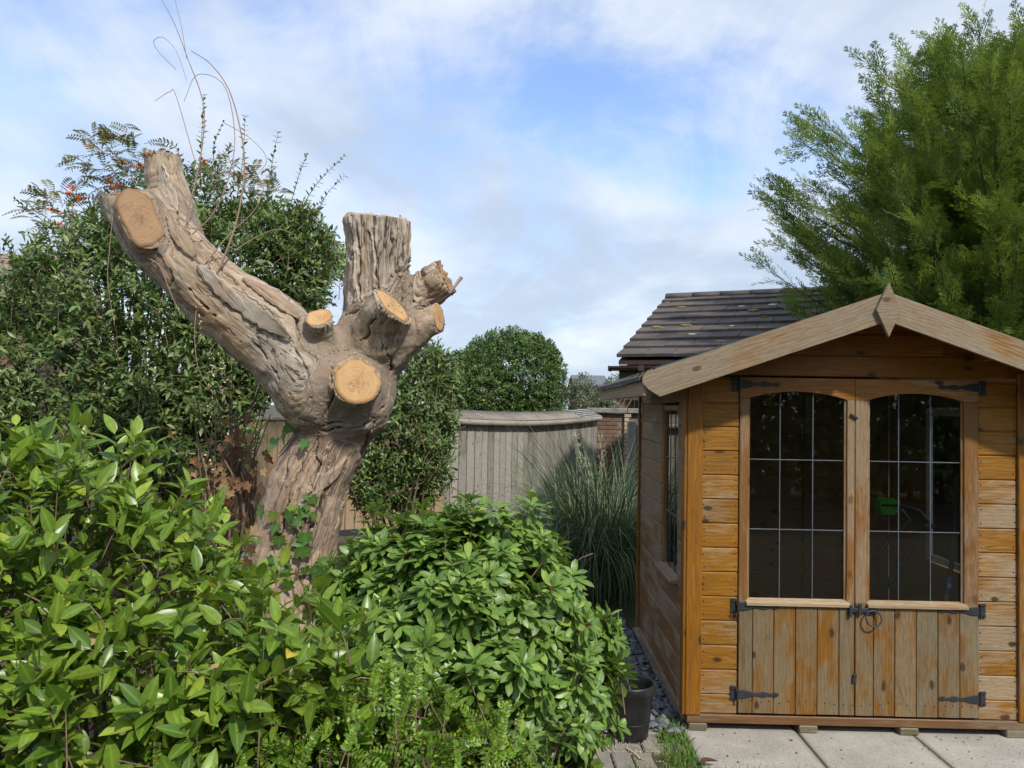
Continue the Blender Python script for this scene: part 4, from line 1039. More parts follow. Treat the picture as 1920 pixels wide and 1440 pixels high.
# coarse pass first, then only the narrow band around the surface at full resolution
CS = 5
cx, cy, cz = [xs[::CS], ys[::CS], zs[::CS]]
Pc = np.stack(np.meshgrid(cx, cy, cz, indexing='ij'), -1).astype(np.float32)
Dc = stump_sd(Pc)
D = np.repeat(np.repeat(np.repeat(Dc, CS, 0), CS, 1), CS, 2)[:nx, :ny, :nz].copy()
if D.shape != (nx, ny, nz): raise RuntimeError('grid')
I_ = np.argwhere(np.abs(D) < H * CS * 1.9)
for q in range(0, len(I_), 200000):
    w_ = I_[q:q + 200000]; D[tuple(w_.T)] = stump_sd((lo + H * w_).astype(np.float32))
def surface_nets(D, lo, H):
    s = D < 0
    cs = [(i, j, k) for i in (0, 1) for j in (0, 1) for k in (0, 1)]
    n = np.array(D.shape) - 1
    sl = lambda o: tuple(slice(o[a], o[a] + n[a]) for a in range(3))
    cnt = sum(s[sl(c)].astype(np.int8) for c in cs)
    act = (cnt > 0) & (cnt < 8)
    idx = -np.ones(act.shape, np.int64); I = np.argwhere(act); idx[act] = np.arange(len(I))
    acc = np.zeros((len(I), 3)); num = np.zeros(len(I))
    for a in cs:
        for ax in range(3):
            if a[ax] == 0:
                c2 = list(a); c2[ax] = 1
                d0 = D[I[:, 0] + a[0], I[:, 1] + a[1], I[:, 2] + a[2]]; d1 = D[I[:, 0] + c2[0], I[:, 1] + c2[1], I[:, 2] + c2[2]]
                m = (d0 < 0) != (d1 < 0); t = np.where(m, d0 / np.where(m, d0 - d1, 1), 0)
                p = np.tile(np.array(a, float), (len(I), 1)); p[:, ax] = t
                acc[m] += p[m]; num[m] += 1
    V = lo + H * (I + acc / num[:, None])
    F = []
    for ax in range(3):
        o1, o2 = [(1, 2), (2, 0), (0, 1)][ax]
        s0 = [slice(1, None)] * 3; s0[ax] = slice(0, -1); s1 = [slice(1, None)] * 3; s1[ax] = slice(1, None)
        A, B = s[tuple(s0)], s[tuple(s1)]
        e = np.argwhere(A != B) ; base = np.ones(3, int); base[ax] = 0
        e = e + base
        ok = np.all(e <= n - 1, axis=1); e = e[ok]
        u = np.zeros(3, int); u[o1] = 1; v = np.zeros(3, int); v[o2] = 1
        q = np.stack([idx[tuple((e - u - v).T)], idx[tuple((e - v).T)], idx[tuple(e.T)], idx[tuple((e - u).T)]], -1)
        fl = s[tuple(e.T)]
        q[~fl] = q[~fl][:, ::-1]
        F.append(q[(q >= 0).all(1)])
    return V, np.concatenate(F)
SV, SF = surface_nets(D, lo, H)
def grad_n(P, e=0.004):
    g = np.stack([stump_sd(P + np.eye(3)[a] * e) - stump_sd(P - np.eye(3)[a] * e) for a in range(3)], -1); return nrm(g)
SN = grad_n(SV); SV = SV - SN * stump_sd(SV)[:, None]
# one level of refinement: split each quad in four
def refine(V, F):
    E = np.concatenate([F[:, [i, (i + 1) % 4]] for i in range(4)]); E.sort(axis=1)
    ue, inv_ = np.unique(E, axis=0, return_inverse=True); inv_ = inv_.reshape(4, -1).T
    nv = len(V); em = (V[ue[:, 0]] + V[ue[:, 1]]) / 2; fm_ = V[F].mean(1)
    V2 = np.concatenate([V, em, fm_]); ei = inv_ + nv; fi = np.arange(len(F)) + nv + len(ue)
    F2 = np.concatenate([np.stack([F[:, i], ei[:, i], fi, ei[:, (i + 3) % 4]], -1) for i in range(4)])
    return V2, F2
SV, SF = refine(SV, SF); SN = grad_n(SV)
dl_, gl_ = [], []
for k in LIMBS:
    d_, g_ = sd_chain(SV, LIMBS[k], True)
    if k in CUTS: d_ = np.maximum(d_, (SV - CUTS[k][0]) @ CUTS[k][1] - .02)
    if k == 'bulge': d_ = d_ + .05
    dl_.append(d_); gl_.append(g_ + np.array([len(dl_) * 3.1, len(dl_) * 1.7, len(dl_) * 0.9]))
W = np.exp(-np.clip(np.array(dl_) - np.min(dl_, axis=0), 0, 1) / 0.012); W /= W.sum(0)
grain = np.einsum('ln,lnk->nk', W, np.array(gl_))
grain[:, 2] *= 0.16
# displacement: long ridges, flutes, lumps
cutmask = np.ones(len(SV))
for k, (c, n_) in CUTS.items():
    al = (SV - c) @ n_; on = (np.abs(al) < .012) & (SN @ n_ > .8); cutmask[on] = 0.0
rid = fbm(grain * 16, 3, 4); rid2 = fbm(grain * 42, 9, 3); lump = fbm(SV * 5.0, 5, 3); lump2 = fbm(SV * 18, 25, 3)
rough_ = np.clip((SV[:, 2] - SP(700, 560)[2]) / .2, 0, 1) * (SV[:, 0] > SP(630, 500)[0]); soft = .19 + .61 * rough_
disp = (rid - .47) * 0.050 * soft + (rid2 - .44) * 0.018 * soft + (lump - .47) * 0.07 + (lump2 - .45) * .020
# rough torn bark on the upper trunk
up = np.clip((SV[:, 2] - SP(700, 600)[2]) / .25, 0, 1) * (SV[:, 0] > SP(640, 500)[0])
disp += up * (np.abs(fbm(grain * 22, 33, 3) - .45) * -0.12 + .008)
# splits traced on the front of the bark
crk = np.zeros(len(SV))
spl = [[(592, 812), (586, 850), (599, 872), (583, 930), (566, 985)], [(545, 638), (572, 690), (581, 745)], [(430, 545), (500, 610), (548, 640)], [(646, 868), (612, 935), (575, 1008)],
       [(541, 850), (528, 905)], [(622, 680), (621, 745), (600, 786)], [(700, 420), (703, 500), (716, 590)], [(667, 420), (672, 560)], [(747, 430), (752, 520), (757, 590)],
       [(360, 440), (420, 505), (470, 560)], [(318, 470), (322, 540), (350, 580)], [(520, 560), (556, 600), (562, 640)], [(250, 480), (300, 545), (350, 590)], [(646, 590), (690, 575)], [(680, 640), (708, 590)],
       [(560, 795), (610, 812), (680, 800), (720, 760)], [(556, 780), (600, 800), (660, 796)], [(660, 910), (625, 1000)], [(690, 430), (694, 470)], [(770, 560), (800, 590)], [(300, 480), (380, 570), (450, 640)], [(350, 470), (440, 565), (500, 640)], [(470, 640), (520, 700), (550, 745)], [(560, 860), (535, 960), (510, 1040)], [(625, 880), (590, 990)], [(500, 600), (540, 655)], [(310, 320), (330, 400), (350, 440)], [(655, 420), (660, 520)], [(735, 415), (738, 520)], [(720, 640), (735, 690), (720, 760)], [(700, 790), (670, 870)]]
front = SN[:, 1] < 0.35
vx = SV - CAM; zc_ = vx @ _F; px_ = 960 + FPX * (vx @ _R) / zc_; py_ = 720 - FPX * (vx @ _U) / zc_
jit = (fbm(SV * 14, 41, 3) - .47) * 26
for pl_ in spl:
    dm = np.full(len(SV), 1e9); tt = np.zeros(len(SV))
    pl_ = np.array(pl_, float); nseg = len(pl_) - 1
    for i in range(nseg):
        a, c = pl_[i], pl_[i + 1]; ab = c - a; t = np.clip(((px_ - a[0]) * ab[0] + (py_ - a[1]) * ab[1]) / (ab @ ab), 0, 1)
        dd = np.hypot(px_ + jit - a[0] - t * ab[0], py_ + jit * .3 - a[1] - t * ab[1]); m = dd < dm
        dm[m] = dd[m]; tt[m] = (i + t[m]) / nseg
    wd = 3.6 * np.sin(np.pi * np.clip(tt, .06, .94)) ** .6
    v_ = np.clip(1 - dm / wd, 0, 1) * front * cutmask
    crk = np.maximum(crk, v_)
disp = disp - crk * 0.026
SV2 = SV + SN * (disp * cutmask)[:, None]
low = np.clip((SP(0, 800)[2] - SV[:, 2]) / .12 + .5, 0, 1)
stump = empty('tree_stump', (SP(540, 1100)[0], SY, 0))
tag(stump, 'thick leaning pollarded tree stump with lopped limbs and pale sawn ends', 'tree stump')
s0 = np.array([stump.location.x, stump.location.y, 0])
me = np_mesh('trunk', SV2 - s0, SF, M['bark'], {'grain': grain, 'low': low, 'crack': crk})
link('trunk', me, None, stump)
# dark split lines use the crack attribute
nt = M['bark'].node_tree; pr = [n_ for n_ in nt.nodes if n_.type == 'BSDF_PRINCIPLED'][0]
nbk = NB(nt); src = pr.inputs['Base Color'].links[0].from_socket
ca = nbk.n('ShaderNodeAttribute', out=None, attribute_name='crack').outputs['Fac']
nt.links.new(nbk.mix(nbk.sstep(ca, 0.25, 0.8, 0, .9), src, (0.030, 0.019, 0.013)), pr.inputs['Base Color'])

def sawn_disc(k, mat, rim=0.95, cap=9.0, rough=0.0):
    c, n_ = CUTS[k]
    ref = np.array([0, 0, 1.0]) if abs(n_[2]) < .8 else np.array([1.0, 0, 0])
    u = nrm(np.cross(ref, n_)); v = np.cross(n_, u)
    A = np.linspace(0, 2 * np.pi, 65)[:-1]; rr = np.linspace(0, .36, 120)
    # centre on the section
    for it in range(3):
        Pn = c + rr[None, :, None] * (np.cos(A)[:, None, None] * u + np.sin(A)[:, None, None] * v)
        ins = sd_chain(Pn, LIMBS[k]) < 0
        first = np.where((~ins).any(1), rr[np.argmax(~ins, axis=1)], .36)
        sh = (np.cos(A) * first).mean() * u + (np.sin(A) * first).mean() * v
        c = c + sh
    first = np.minimum(first, cap) * rim * (1 + (fbm(np.c_[np.cos(A) * 2.2, np.sin(A) * 2.2, A * 0 + len(k)], 50, 2) - .37) * .22 + (fbm(np.c_[np.cos(A) * 9, np.sin(A) * 9, A * 0 + len(k)], 53, 2) - .37) * .10)
    V, F = [], []; rings = [1.0, .985, .8, .6, .4, .2]
    for qi, q in enumerate(rings):
        for j, a in enumerate(A):
            z = 0.004 if qi else -0.012
            V.append((first[j] * q * math.cos(a), first[j] * q * math.sin(a), z + rough * (vnoise(np.array([math.cos(a) * q * 6, math.sin(a) * q * 6, 1.0]), 77) - .5)))
    V.append((0, 0, .004)); m = 64
    for qi in range(len(rings) - 1):
        for j in range(m): F.append((qi * m + j, qi * m + (j + 1) % m, (qi + 1) * m + (j + 1) % m, (qi + 1) * m + j))
    Ft = [((len(rings) - 1) * m + j, (len(rings) - 1) * m + (j + 1) % m, len(V) - 1) for j in range(m)]
    o = link('sawn_face', np_mesh('sawn_face', V, [np.array(F), np.array(Ft)], mat, {'rq': np.array([q for q in rings for _ in range(64)] + [0.0])}, smooth=False), None, stump)
    o.matrix_local = Matrix(((u[0], v[0], n_[0], c[0] - s0[0]), (u[1], v[1], n_[1], c[1] - s0[1]), (u[2], v[2], n_[2], c[2]), (0, 0, 0, 1)))
    return o
sawn_disc('front', M['sawn'], .93); sawn_disc('left_cut', M['sawn_old'], .97); sawn_disc('knob', M['sawn'], .92); sawn_disc('mid', M['sawn'], .90)
sawn_disc('right', M['sawn'], .86); sawn_disc('main', M['bark_strip'], .93, rough=.03); sawn_disc('prong', M['sawn_old'], .9, rough=.04); sawn_disc('left', M['sawn_old'], .9, rough=.02); sawn_disc('upper', M['sawn_old'], .9, rough=.05)

def hit(px, py, y0=3.6, y1=5.3):
    """first point of the stump on the line of sight (used to seat ivy, bark flakes and vines on the trunk)"""
    d = at(px, py, 1.0) - CAM
    Y = np.linspace(y0, y1, 240); P = CAM + Y[:, None] * d
    s = stump_sd(P); i = int(np.argmax(s < 0.004))
    if s[i] >= 0.004: i = int(np.argmin(s))
    return P[i], grad_n(P[i][None])[0]
def bark_flake(pxs, w0, w1, lift, curl, seed, thick=.006, nx_=7):
    """a peeling strip that follows the bark along a line, lifted on one side"""
    pts = np.array(pxs, float); t = np.linspace(0, 1, 22); tl_ = np.linspace(0, 1, len(pts))
    X = np.interp(t, tl_, pts[:, 0]); Yp = np.interp(t, tl_, pts[:, 1]); V = []
    hp = [hit(x, y) for x, y in zip(X, Yp)]; C0 = np.array([h[0] for h in hp]); N0 = np.array([h[1] for h in hp])
    C0[1:-1] = (C0[:-2] + C0[1:-1] * 2 + C0[2:]) / 4; T = nrm(np.gradient(C0, axis=0))
    r = np.random.default_rng(seed)
    for i in range(22):
        n_ = N0[i]; s_ = nrm(np.cross(n_, T[i])); w = (w0 + (w1 - w0) * t[i]) * (.12 + .88 * math.sin(math.pi * min(.985, max(.015, t[i]))) ** .6) * r.uniform(.72, 1.2)
        lf = lift * math.sin(math.pi * t[i]) ** .7
        for j in range(nx_):
            q = j / (nx_ - 1) - .5
            V.append(C0[i] + s_ * (q * w) + n_ * (.012 + (q + .5) ** 1.5 * lf - curl * abs(q) ** 2 * 4 * w * .25) - s0)
    F = [(i * nx_ + j, i * nx_ + j + 1, (i + 1) * nx_ + j + 1, (i + 1) * nx_ + j) for i in range(21) for j in range(nx_ - 1)]
    o = link('bark_flake', np_mesh('bark_flake', V, np.array(F), M['bark'], {'grain': np.array([((j / (nx_ - 1) - .5) * (w0 + w1) / 2 + seed, seed * .7, t[i] * np.linalg.norm(C0[-1] - C0[0]) * .16) for i in range(22) for j in range(nx_)])}), None, stump)
    md = o.modifiers.new('solid', 'SOLIDIFY'); md.thickness = thick
    return o
bark_flake([(432, 545), (480, 590), (520, 618), (545, 636)], .16, .05, .07, .3, 1)
bark_flake([(372, 500), (420, 548), (470, 592)], .10, .08, .045, .3, 2)
bark_flake([(312, 400), (330, 440), (365, 485)], .05, .08, .04, .2, 3)
bark_flake([(455, 525), (520, 570), (560, 600)], .07, .05, .04, .2, 4)
bark_flake([(302, 310), (312, 355), (330, 400)], .10, .06, .03, .3, 5)
bark_flake([(800, 520), (815, 530), (826, 540)], .09, .06, .02, .3, 11)
# thin splinter sticking out at the right
a_ = hit(830, 560)[0]
V, F = tube_np([(np.array([a_, a_ + [.05, -.02, .04], a_ + [.115, -.02, .13]]) - s0, [.010, .008, .012])], 5)
link('splinter', np_mesh('splinter', V, F, M['bark_strip']), None, stump)

# sawdust caught on the bark after the felling
rs = np.random.default_rng(17); V, F = [], []
for (cx_, cy_, sx_, sy_, m) in ((325, 440, 14, 12, 40), (405, 490, 18, 12, 40), (690, 560, 22, 22, 55), (600, 655, 40, 8, 45), (660, 665, 30, 6, 30), (655, 880, 30, 50, 40), (600, 840, 25, 20, 25), (760, 575, 15, 10, 20), (450, 600, 40, 40, 22), (740, 520, 12, 25, 18)):
    for _ in range(m):
        p, n_ = hit(rs.normal(cx_, sx_), rs.normal(cy_, sy_))
        if n_[2] < -.2: continue
        q = nrm(rs.normal(0, 1, (4, 3))) * rs.uniform(.003, .009) + p + n_ * .006 - s0; o = len(V); V.extend(q); F += [(o, o + 1, o + 2), (o, o + 2, o + 3), (o + 1, o + 3, o + 2)]
tag(link('sawdust', np_mesh('sawdust', V, np.array(F), M['chip'], smooth=False), None, stump), kind='stuff')

# ================================================================== FOLIAGE TOOLS
UP = np.array([0, 0, 1.0])
def leaf_tpl(L, Wd_, shape, nseg=4, fold=0.25, curl=0.2):
    t = np.linspace(0, 1, nseg + 1)
    if shape == 'ov': w = np.sin(np.pi * t ** 0.8) ** 0.85
    elif shape == 'obov': w = np.sin(np.pi * t ** 1.45) ** 0.62
    elif shape == 'lan': w = np.sin(np.pi * t ** 0.9) ** 1.2
    else: w = np.sin(np.pi * t)
    w = np.maximum(w, 0.03) * Wd_ / 2; w[-1] = 0.0004
    V, mid = [], []
    for i in range(nseg + 1):
        z = -curl * L * t[i] ** 2
        for sx, m in ((-1, 0.0), (0, 1.0), (1, 0.0)):
            V.append((sx * w[i], L * t[i], z + (fold * w[i] if sx else 0))); mid.append(m)
    F = [(3 * i + j, 3 * i + j + 1, 3 * i + j + 4, 3 * i + j + 3) for i in range(nseg) for j in (0, 1)]
    return np.array(V), np.array(F), np.array(mid)
def flat_tpl(L, Wd_):
    V = np.array([(0, 0, 0), (Wd_ / 2, L * .45, Wd_ * .15), (0, L, -L * .12), (-Wd_ / 2, L * .45, Wd_ * .15)]); return V, np.array([(0, 1, 2, 3)]), np.array([1, 0, 1, 0.])
def frames(d, n_):
    d = nrm(d); x = nrm(np.cross(d, n_)); return x, d, np.cross(x, d)
def scatter(tpl, pos, d, n_, s, rnd):
    T, F, mid = tpl; x, y, z = frames(d, n_); k = len(T); N = len(pos)
    V = pos[:, None] + s[:, None, None] * (T[None, :, 0:1] * x[:, None] + T[None, :, 1:2] * y[:, None] + T[None, :, 2:3] * z[:, None])
    FF = (F[None] + (np.arange(N) * k)[:, None, None]).reshape(-1, F.shape[1])
    return V.reshape(-1, 3), FF, {'rnd': np.repeat(rnd, k), 'mid': np.tile(mid, N)}
def ell_points(ells, n, r, shell=(0.86, 1.04), zmin=0.05, back=0.3, noise_amp=0.10, nfreq=3.0):
    E = np.array(ells, float); C_, R_ = E[:, :3], E[:, 3:]
    wgt = (R_[:, 0] * R_[:, 1] + R_[:, 1] * R_[:, 2] + R_[:, 0] * R_[:, 2]); k = r.choice(len(E), n * 4, p=wgt / wgt.sum())
    u = nrm(r.normal(0, 1, (n * 4, 3))); f_ = r.uniform(*shell, n * 4)
    P = C_[k] + R_[k] * u * f_[:, None]
    nn = nrm(u / R_[k])
    P = P + nn * ((fbm(P * nfreq, 11, 3) - .45) * 2 * noise_amp)[:, None]
    ok = P[:, 2] > zmin
    for j in range(len(E)):
        q = (((P - C_[j]) / R_[j]) ** 2).sum(1); ok &= ~((k != j) & (q < 0.72))
    fac = (nn * nrm(CAM - P)).sum(1); ok &= (fac > -0.15) | (r.random(len(P)) < back)
    P, nn, f_ = P[ok], nn[ok], f_[ok]
    return P[:n], nn[:n], f_[:n]
def perp(a, r):
    v = r.normal(0, 1, a.shape); v -= (v * a).sum(-1, keepdims=True) * a; return nrm(v)
def shoots(P, N, r, length, nleaf, a_out=.6, a_up=.55, a_rnd=.45, phi=(75, 35), pair=False, start=.25, droop=0.0):
    """leafy shoots ending at P: returns leaf pos, dir, normal, t and the stem paths"""
    n = len(P); a = nrm(N * a_out + UP * a_up + r.normal(0, a_rnd, (n, 3))); L_ = r.uniform(*length, n)
    u = perp(a, r); v = np.cross(a, u); pos, dr, nr, tt, own = [], [], [], [], []
    base = P - a * L_[:, None]
    off = r.uniform(0, 6.28, n)
    for i in range(nleaf):
        t = start + (1 - start) * (i / max(1, nleaf - 1)) if not pair else start + (1 - start) * ((i // 2) / max(1, nleaf // 2 - 1))
        ang = off + (i * 2.39996 if not pair else (i % 2) * np.pi + (i // 2) * np.pi / 2) + r.normal(0, .2, n)
        ph = np.radians(phi[0] + (phi[1] - phi[0]) * t + r.normal(0, 9, n))
        radl = np.cos(ang)[:, None] * u + np.sin(ang)[:, None] * v
        d = a * np.cos(ph)[:, None] + radl * np.sin(ph)[:, None] - UP * droop * (1 - t)
        pos.append(base + a * (L_ * t)[:, None]); dr.append(nrm(d)); nn = a * .8 + UP * .35 + r.normal(0, .15, (n, 3)); nr.append(nn); tt.append(np.full(n, t)); own.append(np.arange(n))
    stems = [(np.array([base[i] - a[i] * .06 + np.array([0, 0, -.02]), base[i], P[i]]), [.0028, .0024, .0012]) for i in range(n)]
    return np.concatenate(pos), np.concatenate(dr), np.concatenate(nr), np.concatenate(tt), stems
def pick_visible(pos, s, count, cell=14):
    v = pos - CAM; z = v @ _F; px = 960 + FPX * (v @ _R) / z; py = 720 - FPX * (v @ _U) / z
    ok = (z > .3) & (px > 5) & (px < 1915) & (py > 5) & (py < 1430)
    key = (np.floor(px / cell) * 1000 + np.floor(py / cell)).astype(np.int64)
    order = np.lexsort((z, key)); order = order[ok[order]]
    _, first = np.unique(key[order], return_index=True); cand = order[first]
    sc_ = s[cand] / z[cand]
    return cand[np.argsort(-sc_)[:count]]
def build_foliage(parent, tpl, pos, d, n_, s, rnd, mat, singles=0, part='foliage', single_name='leaf', p0=None):
    p0 = np.array(parent.location) if p0 is None else p0
    if singles:
        pk = pick_visible(pos + nrm(d) * (tpl[0][:, 1].max() * s * .5)[:, None], s, singles)
        lm = np_mesh(single_name, tpl[0], tpl[1], mat, {'mid': tpl[2]})
        x, y, z = frames(d[pk], n_[pk])
        for i, q in enumerate(pk):
            o = bpy.data.objects.new(single_name, lm); COL.objects.link(o); o.parent = parent; k = s[q]; c = pos[q] - p0
            o.matrix_local = Matrix(((x[i][0] * k, y[i][0] * k, z[i][0] * k, c[0]), (x[i][1] * k, y[i][1] * k, z[i][1] * k, c[1]), (x[i][2] * k, y[i][2] * k, z[i][2] * k, c[2]), (0, 0, 0, 1)))
        keep = np.ones(len(pos), bool); keep[pk] = False
        pos, d, n_, s, rnd = pos[keep], d[keep], n_[keep], s[keep], rnd[keep]
    V, F, at_ = scatter(tpl, pos - p0, d, n_, s, rnd)
    o = link(part, np_mesh(part, V, F, mat, at_), None, parent); tag(o, kind='stuff')
    return o
def stems_part(parent, paths, mat, name='stems', sides=4, kind='stuff'):
    p0 = np.array(parent.location); V, F = tube_np(paths, sides)
    o = link(name, np_mesh(name, V - p0, F, mat), None, parent)
    if kind: tag(o, kind=kind)
    return o
def bezier(p, n=16):
    p = np.array(p, float); t = np.linspace(0, 1, n); q = np.linspace(0, 1, len(p))
    # Catmull-Rom through the points
    out = []
    P = np.concatenate([[2 * p[0] - p[1]], p, [2 * p[-1] - p[-2]]]); m = len(p) - 1
    for tt in t:
        i = min(int(tt * m), m - 1); f_ = tt * m - i; a, b_, c, d = P[i:i + 4]
        out.append(.5 * ((2 * b_) + (-a + c) * f_ + (2 * a - 5 * b_ + 4 * c - d) * f_ ** 2 + (-a + 3 * b_ - 3 * c + d) * f_ ** 3))
    return np.array(out)
# ================================================================== SHRUBS IN FRONT
def limbs_for(base, P, r, n, rad_=.010):
    """main stems from the base to some of the shoots"""
    out = []
    for i in r.choice(len(P), min(n, len(P)), replace=False):
        m = base + (P[i] - base) * .5 + r.normal(0, .05, 3)
        out.append((bezier([base + r.normal(0, .05, 3) * [1, 1, 0], m, P[i] - (P[i] - base) * .08], 7), np.linspace(rad_, rad_ * .3, 7)))
    return out
r = np.random.default_rng(21)
# broad glossy evergreen at the left front
cam_e = [(-1.80, 2.75, .74, .95, .80, .88), (-1.20, 2.60, .52, .52, .60, .84), (-.70, 2.40, .22, .46, .50, .93)]
cam_b = empty('glossy_shrub', (-1.25, 2.6, 0)); tag(cam_b, 'broad glossy evergreen shrub with large pointed leaves in the foreground', 'shrub')
P, N, f_ = ell_points(cam_e, 700, r, (.80, 1.05), .35, .25, .14, 4.0)
pos, d, nn, tt, stm = shoots(P, N, r, (.12, .24), 8, .75, .45, .42, (82, 38))
s = r.uniform(.52, 1.22, len(pos)) * (0.75 + .35 * np.sin(np.pi * np.clip(tt, .1, .95)))
P2, N2, _ = ell_points(cam_e, 650, r, (.45, .84), .2, .5, .05)
pos2, d2, nn2, tt2, stm2 = shoots(P2, N2, r, (.12, .2), 6, .5, .4, .8)
tplc = leaf_tpl(.092, .040, 'ov', 5, .32, .16)
allp = np.concatenate([pos, pos2]); ok = allp[:, 0] > -2.6
build_foliage(cam_b, tplc, allp[ok], np.concatenate([d, d2])[ok], np.concatenate([nn, nn2])[ok], np.concatenate([s, r.uniform(.7, 1.05, len(pos2))])[ok], r.random(len(allp))[ok], M['camellia'], 300)
stems_part(cam_b, stm + stm2 + limbs_for(np.array([-1.4, 2.7, 0]), P, r, 60), M['twig'])
pk = r.choice(np.where((tt > .3) & (pos[:, 1] < 2.5))[0], 14, replace=False)
for q in pk:
    x, y, z = frames(d[q] + np.array([0, 0, -.4]), nn[q]); c = pos[q] + nrm(CAM - pos[q]) * .03 - np.array(cam_b.location); k = s[q] * .95
    if 'yl' not in _cache: _cache['yl'] = np_mesh('yellow_leaf', tplc[0], tplc[1], M['yellow_leaf'], {'mid': tplc[2]})
    o = link('yellow_leaf', _cache['yl'], None, cam_b)
    o.matrix_local = Matrix(((x[0] * k, y[0] * k, z[0] * k, c[0]), (x[1] * k, y[1] * k, z[1] * k, c[1]), (x[2] * k, y[2] * k, z[2] * k, c[2]), (0, 0, 0, 1)))

for q in r.choice(np.where(pos[:, 1] < 2.6)[0], 22, replace=False):
    x, y, z = frames(d[q] + np.array([0, 0, -.9]), nn[q]); c = pos[q] + nrm(CAM - pos[q]) * .02 - np.array(cam_b.location); k = s[q] * .8
    if 'bl' not in _cache: _cache['bl'] = np_mesh('brown_leaf', tplc[0] * np.array([1, 1, 2.2]), tplc[1], M['brown_leaf'], {'mid': tplc[2]})
    o = link('brown_leaf', _cache['bl'], None, cam_b)
    o.matrix_local = Matrix(((x[0] * k, y[0] * k, z[0] * k, c[0]), (x[1] * k, y[1] * k, z[1] * k, c[1]), (x[2] * k, y[2] * k, z[2] * k, c[2]), (0, 0, 0, 1)))

# mexican orange style bush with whorled leaflets
cho_e = [(-.14, 3.02, .60, .55, .58, .72), (-.46, 3.10, .62, .34, .48, .62), (.10, 2.98, .40, .24, .46, .52)]
cho = empty('whorled_shrub', (-.1, 3.0, 0)); tag(cho, 'rounded bright green bush with whorled leaves in front of the slate path', 'shrub')
P, N, f_ = ell_points(cho_e, 520, r, (.80, 1.04), .06, .25, .15, 4.0)
n = len(P); a = nrm(N * .8 + UP * .40 + r.normal(0, .35, (n, 3))); u = perp(a, r); v = np.cross(a, u)
pos, d, nn, s = [], [], [], []
for w, (dz, ph0, sc_) in enumerate(((0.0, 38, .62), (.0, 62, .9), (-.03, 80, 1.0), (-.065, 88, .95))):
    for q in range(2 if w in (0,) else 3):
        ang = r.uniform(0, 6.28, n) if q == 0 else ang + (np.pi if w == 0 else 2.09) + r.normal(0, .25, n)
        ph = np.radians(ph0 + r.normal(0, 8, n)); radl = np.cos(ang)[:, None] * u + np.sin(ang)[:, None] * v
        pd = nrm(a * np.cos(ph)[:, None] + radl * np.sin(ph)[:, None]); side = nrm(np.cross(pd, a))
        st_ = P + a * dz + pd * .014
        for fa in (-.85, 0, .85):
            pos.append(st_); d.append(nrm(pd * math.cos(fa) + side * math.sin(fa) + r.normal(0, .08, (n, 3)))); nn.append(a + UP * .25 + r.normal(0, .12, (n, 3))); s.append(r.uniform(.8, 1.15, n) * sc_ * (1.0 if fa == 0 else .88))
pos, d, nn, s = map(np.concatenate, (pos, d, nn, s))
P2, N2, _ = ell_points(cho_e, 480, r, (.5, .86), .05, .5, .05)
p2, d2, n2, t2, st2 = shoots(P2, N2, r, (.1, .18), 8, .5, .4, .8)
tplo = leaf_tpl(.074, .030, 'obov', 5, .22, .20)
pa = np.concatenate([pos, p2])
build_foliage(cho, tplo, pa, np.concatenate([d, d2]), np.concatenate([nn, n2]), np.concatenate([s, r.uniform(.7, 1, len(p2))]), r.random(len(pa)), M['choisya'], 300)
stems_part(cho, [(np.array([P[i] - a[i] * .16 - UP * .03, P[i] - a[i] * .05, P[i]]), [.003, .0025, .0015]) for i in range(n)] + st2 + limbs_for(np.array([-.1, 3.05, 0]), P, r, 60), M['twig'])
# spent flower heads
tk = r.choice(np.where(P[:, 2] > .9)[0], 16, replace=False)
for i in tk:
    m = 14; dd_ = nrm(a[i] * .7 + r.normal(0, .5, (m, 3))); V, F = tube_np([(np.array([P[i], P[i] + dd_[j] * r.uniform(.012, .03)]) - np.array(cho.location), [.0008, .0022]) for j in range(m)], 4)
    link('spent_flowers', np_mesh('spent_flowers', V, F, M['brown_leaf']), None, cho)

# small leaved hedging plant along the bottom
lon_e = [(-.46, 2.32, .28, .50, .42, .64), (-.12, 2.50, .16, .38, .38, .62), (-.80, 2.02, .10, .36, .26, .66)]
lon = empty('small_leaved_shrub', (-.4, 2.35, 0)); tag(lon, 'tiny leaved yellow green shrub with arching sprays at the bottom', 'shrub')
P, N, f_ = ell_points(lon_e, 680, r, (.86, 1.06), .3, .2, .08)
n = len(P); a = nrm(N * .5 + UP * .5 + r.normal(0, .4, (n, 3))); side = nrm(np.cross(a, N + UP * .3 + r.normal(0, .3, (n, 3)))); up_ = np.cross(side, a)
L_ = r.uniform(.12, .26, n); pos, d, nn, s, stp = [], [], [], [], []
K = 15
for i in range(K):
    t = i / (K - 1); c = P + a * (L_ * (t - .6))[:, None] - UP * (L_ * .25 * t * t)[:, None]
    for sg in (-1, 1):
        pos.append(c); d.append(nrm(side * sg + a * .55 + up_ * .25 + r.normal(0, .12, (n, 3)))); nn.append(up_ + r.normal(0, .2, (n, 3))); s.append(r.uniform(.75, 1.15, n) * (1.1 - .55 * t ** 3))
for q in range(n): stp.append((np.array([P[q] + a[q] * L_[q] * (t - .6) - UP * L_[q] * .25 * t * t for t in (-.4, 0, .35, .7, 1)]), [.0022, .0018, .0014, .001, .0006]))
pos, d, nn, s = map(np.concatenate, (pos, d, nn, s))
tl2 = (np.array([(0, 0, 0), (.0048, .006, .0012), (.0044, .012, .0008), (0, .018, -.0015), (-.0044, .012, .0008), (-.0048, .006, .0012)]), np.array([(0, 1, 2, 3), (0, 3, 4, 5)]), np.array([1., 0, 0, 1, 0, 0]))
P2, N2, _ = ell_points(lon_e, 7000, r, (.55, .92), .2, .4, .05)
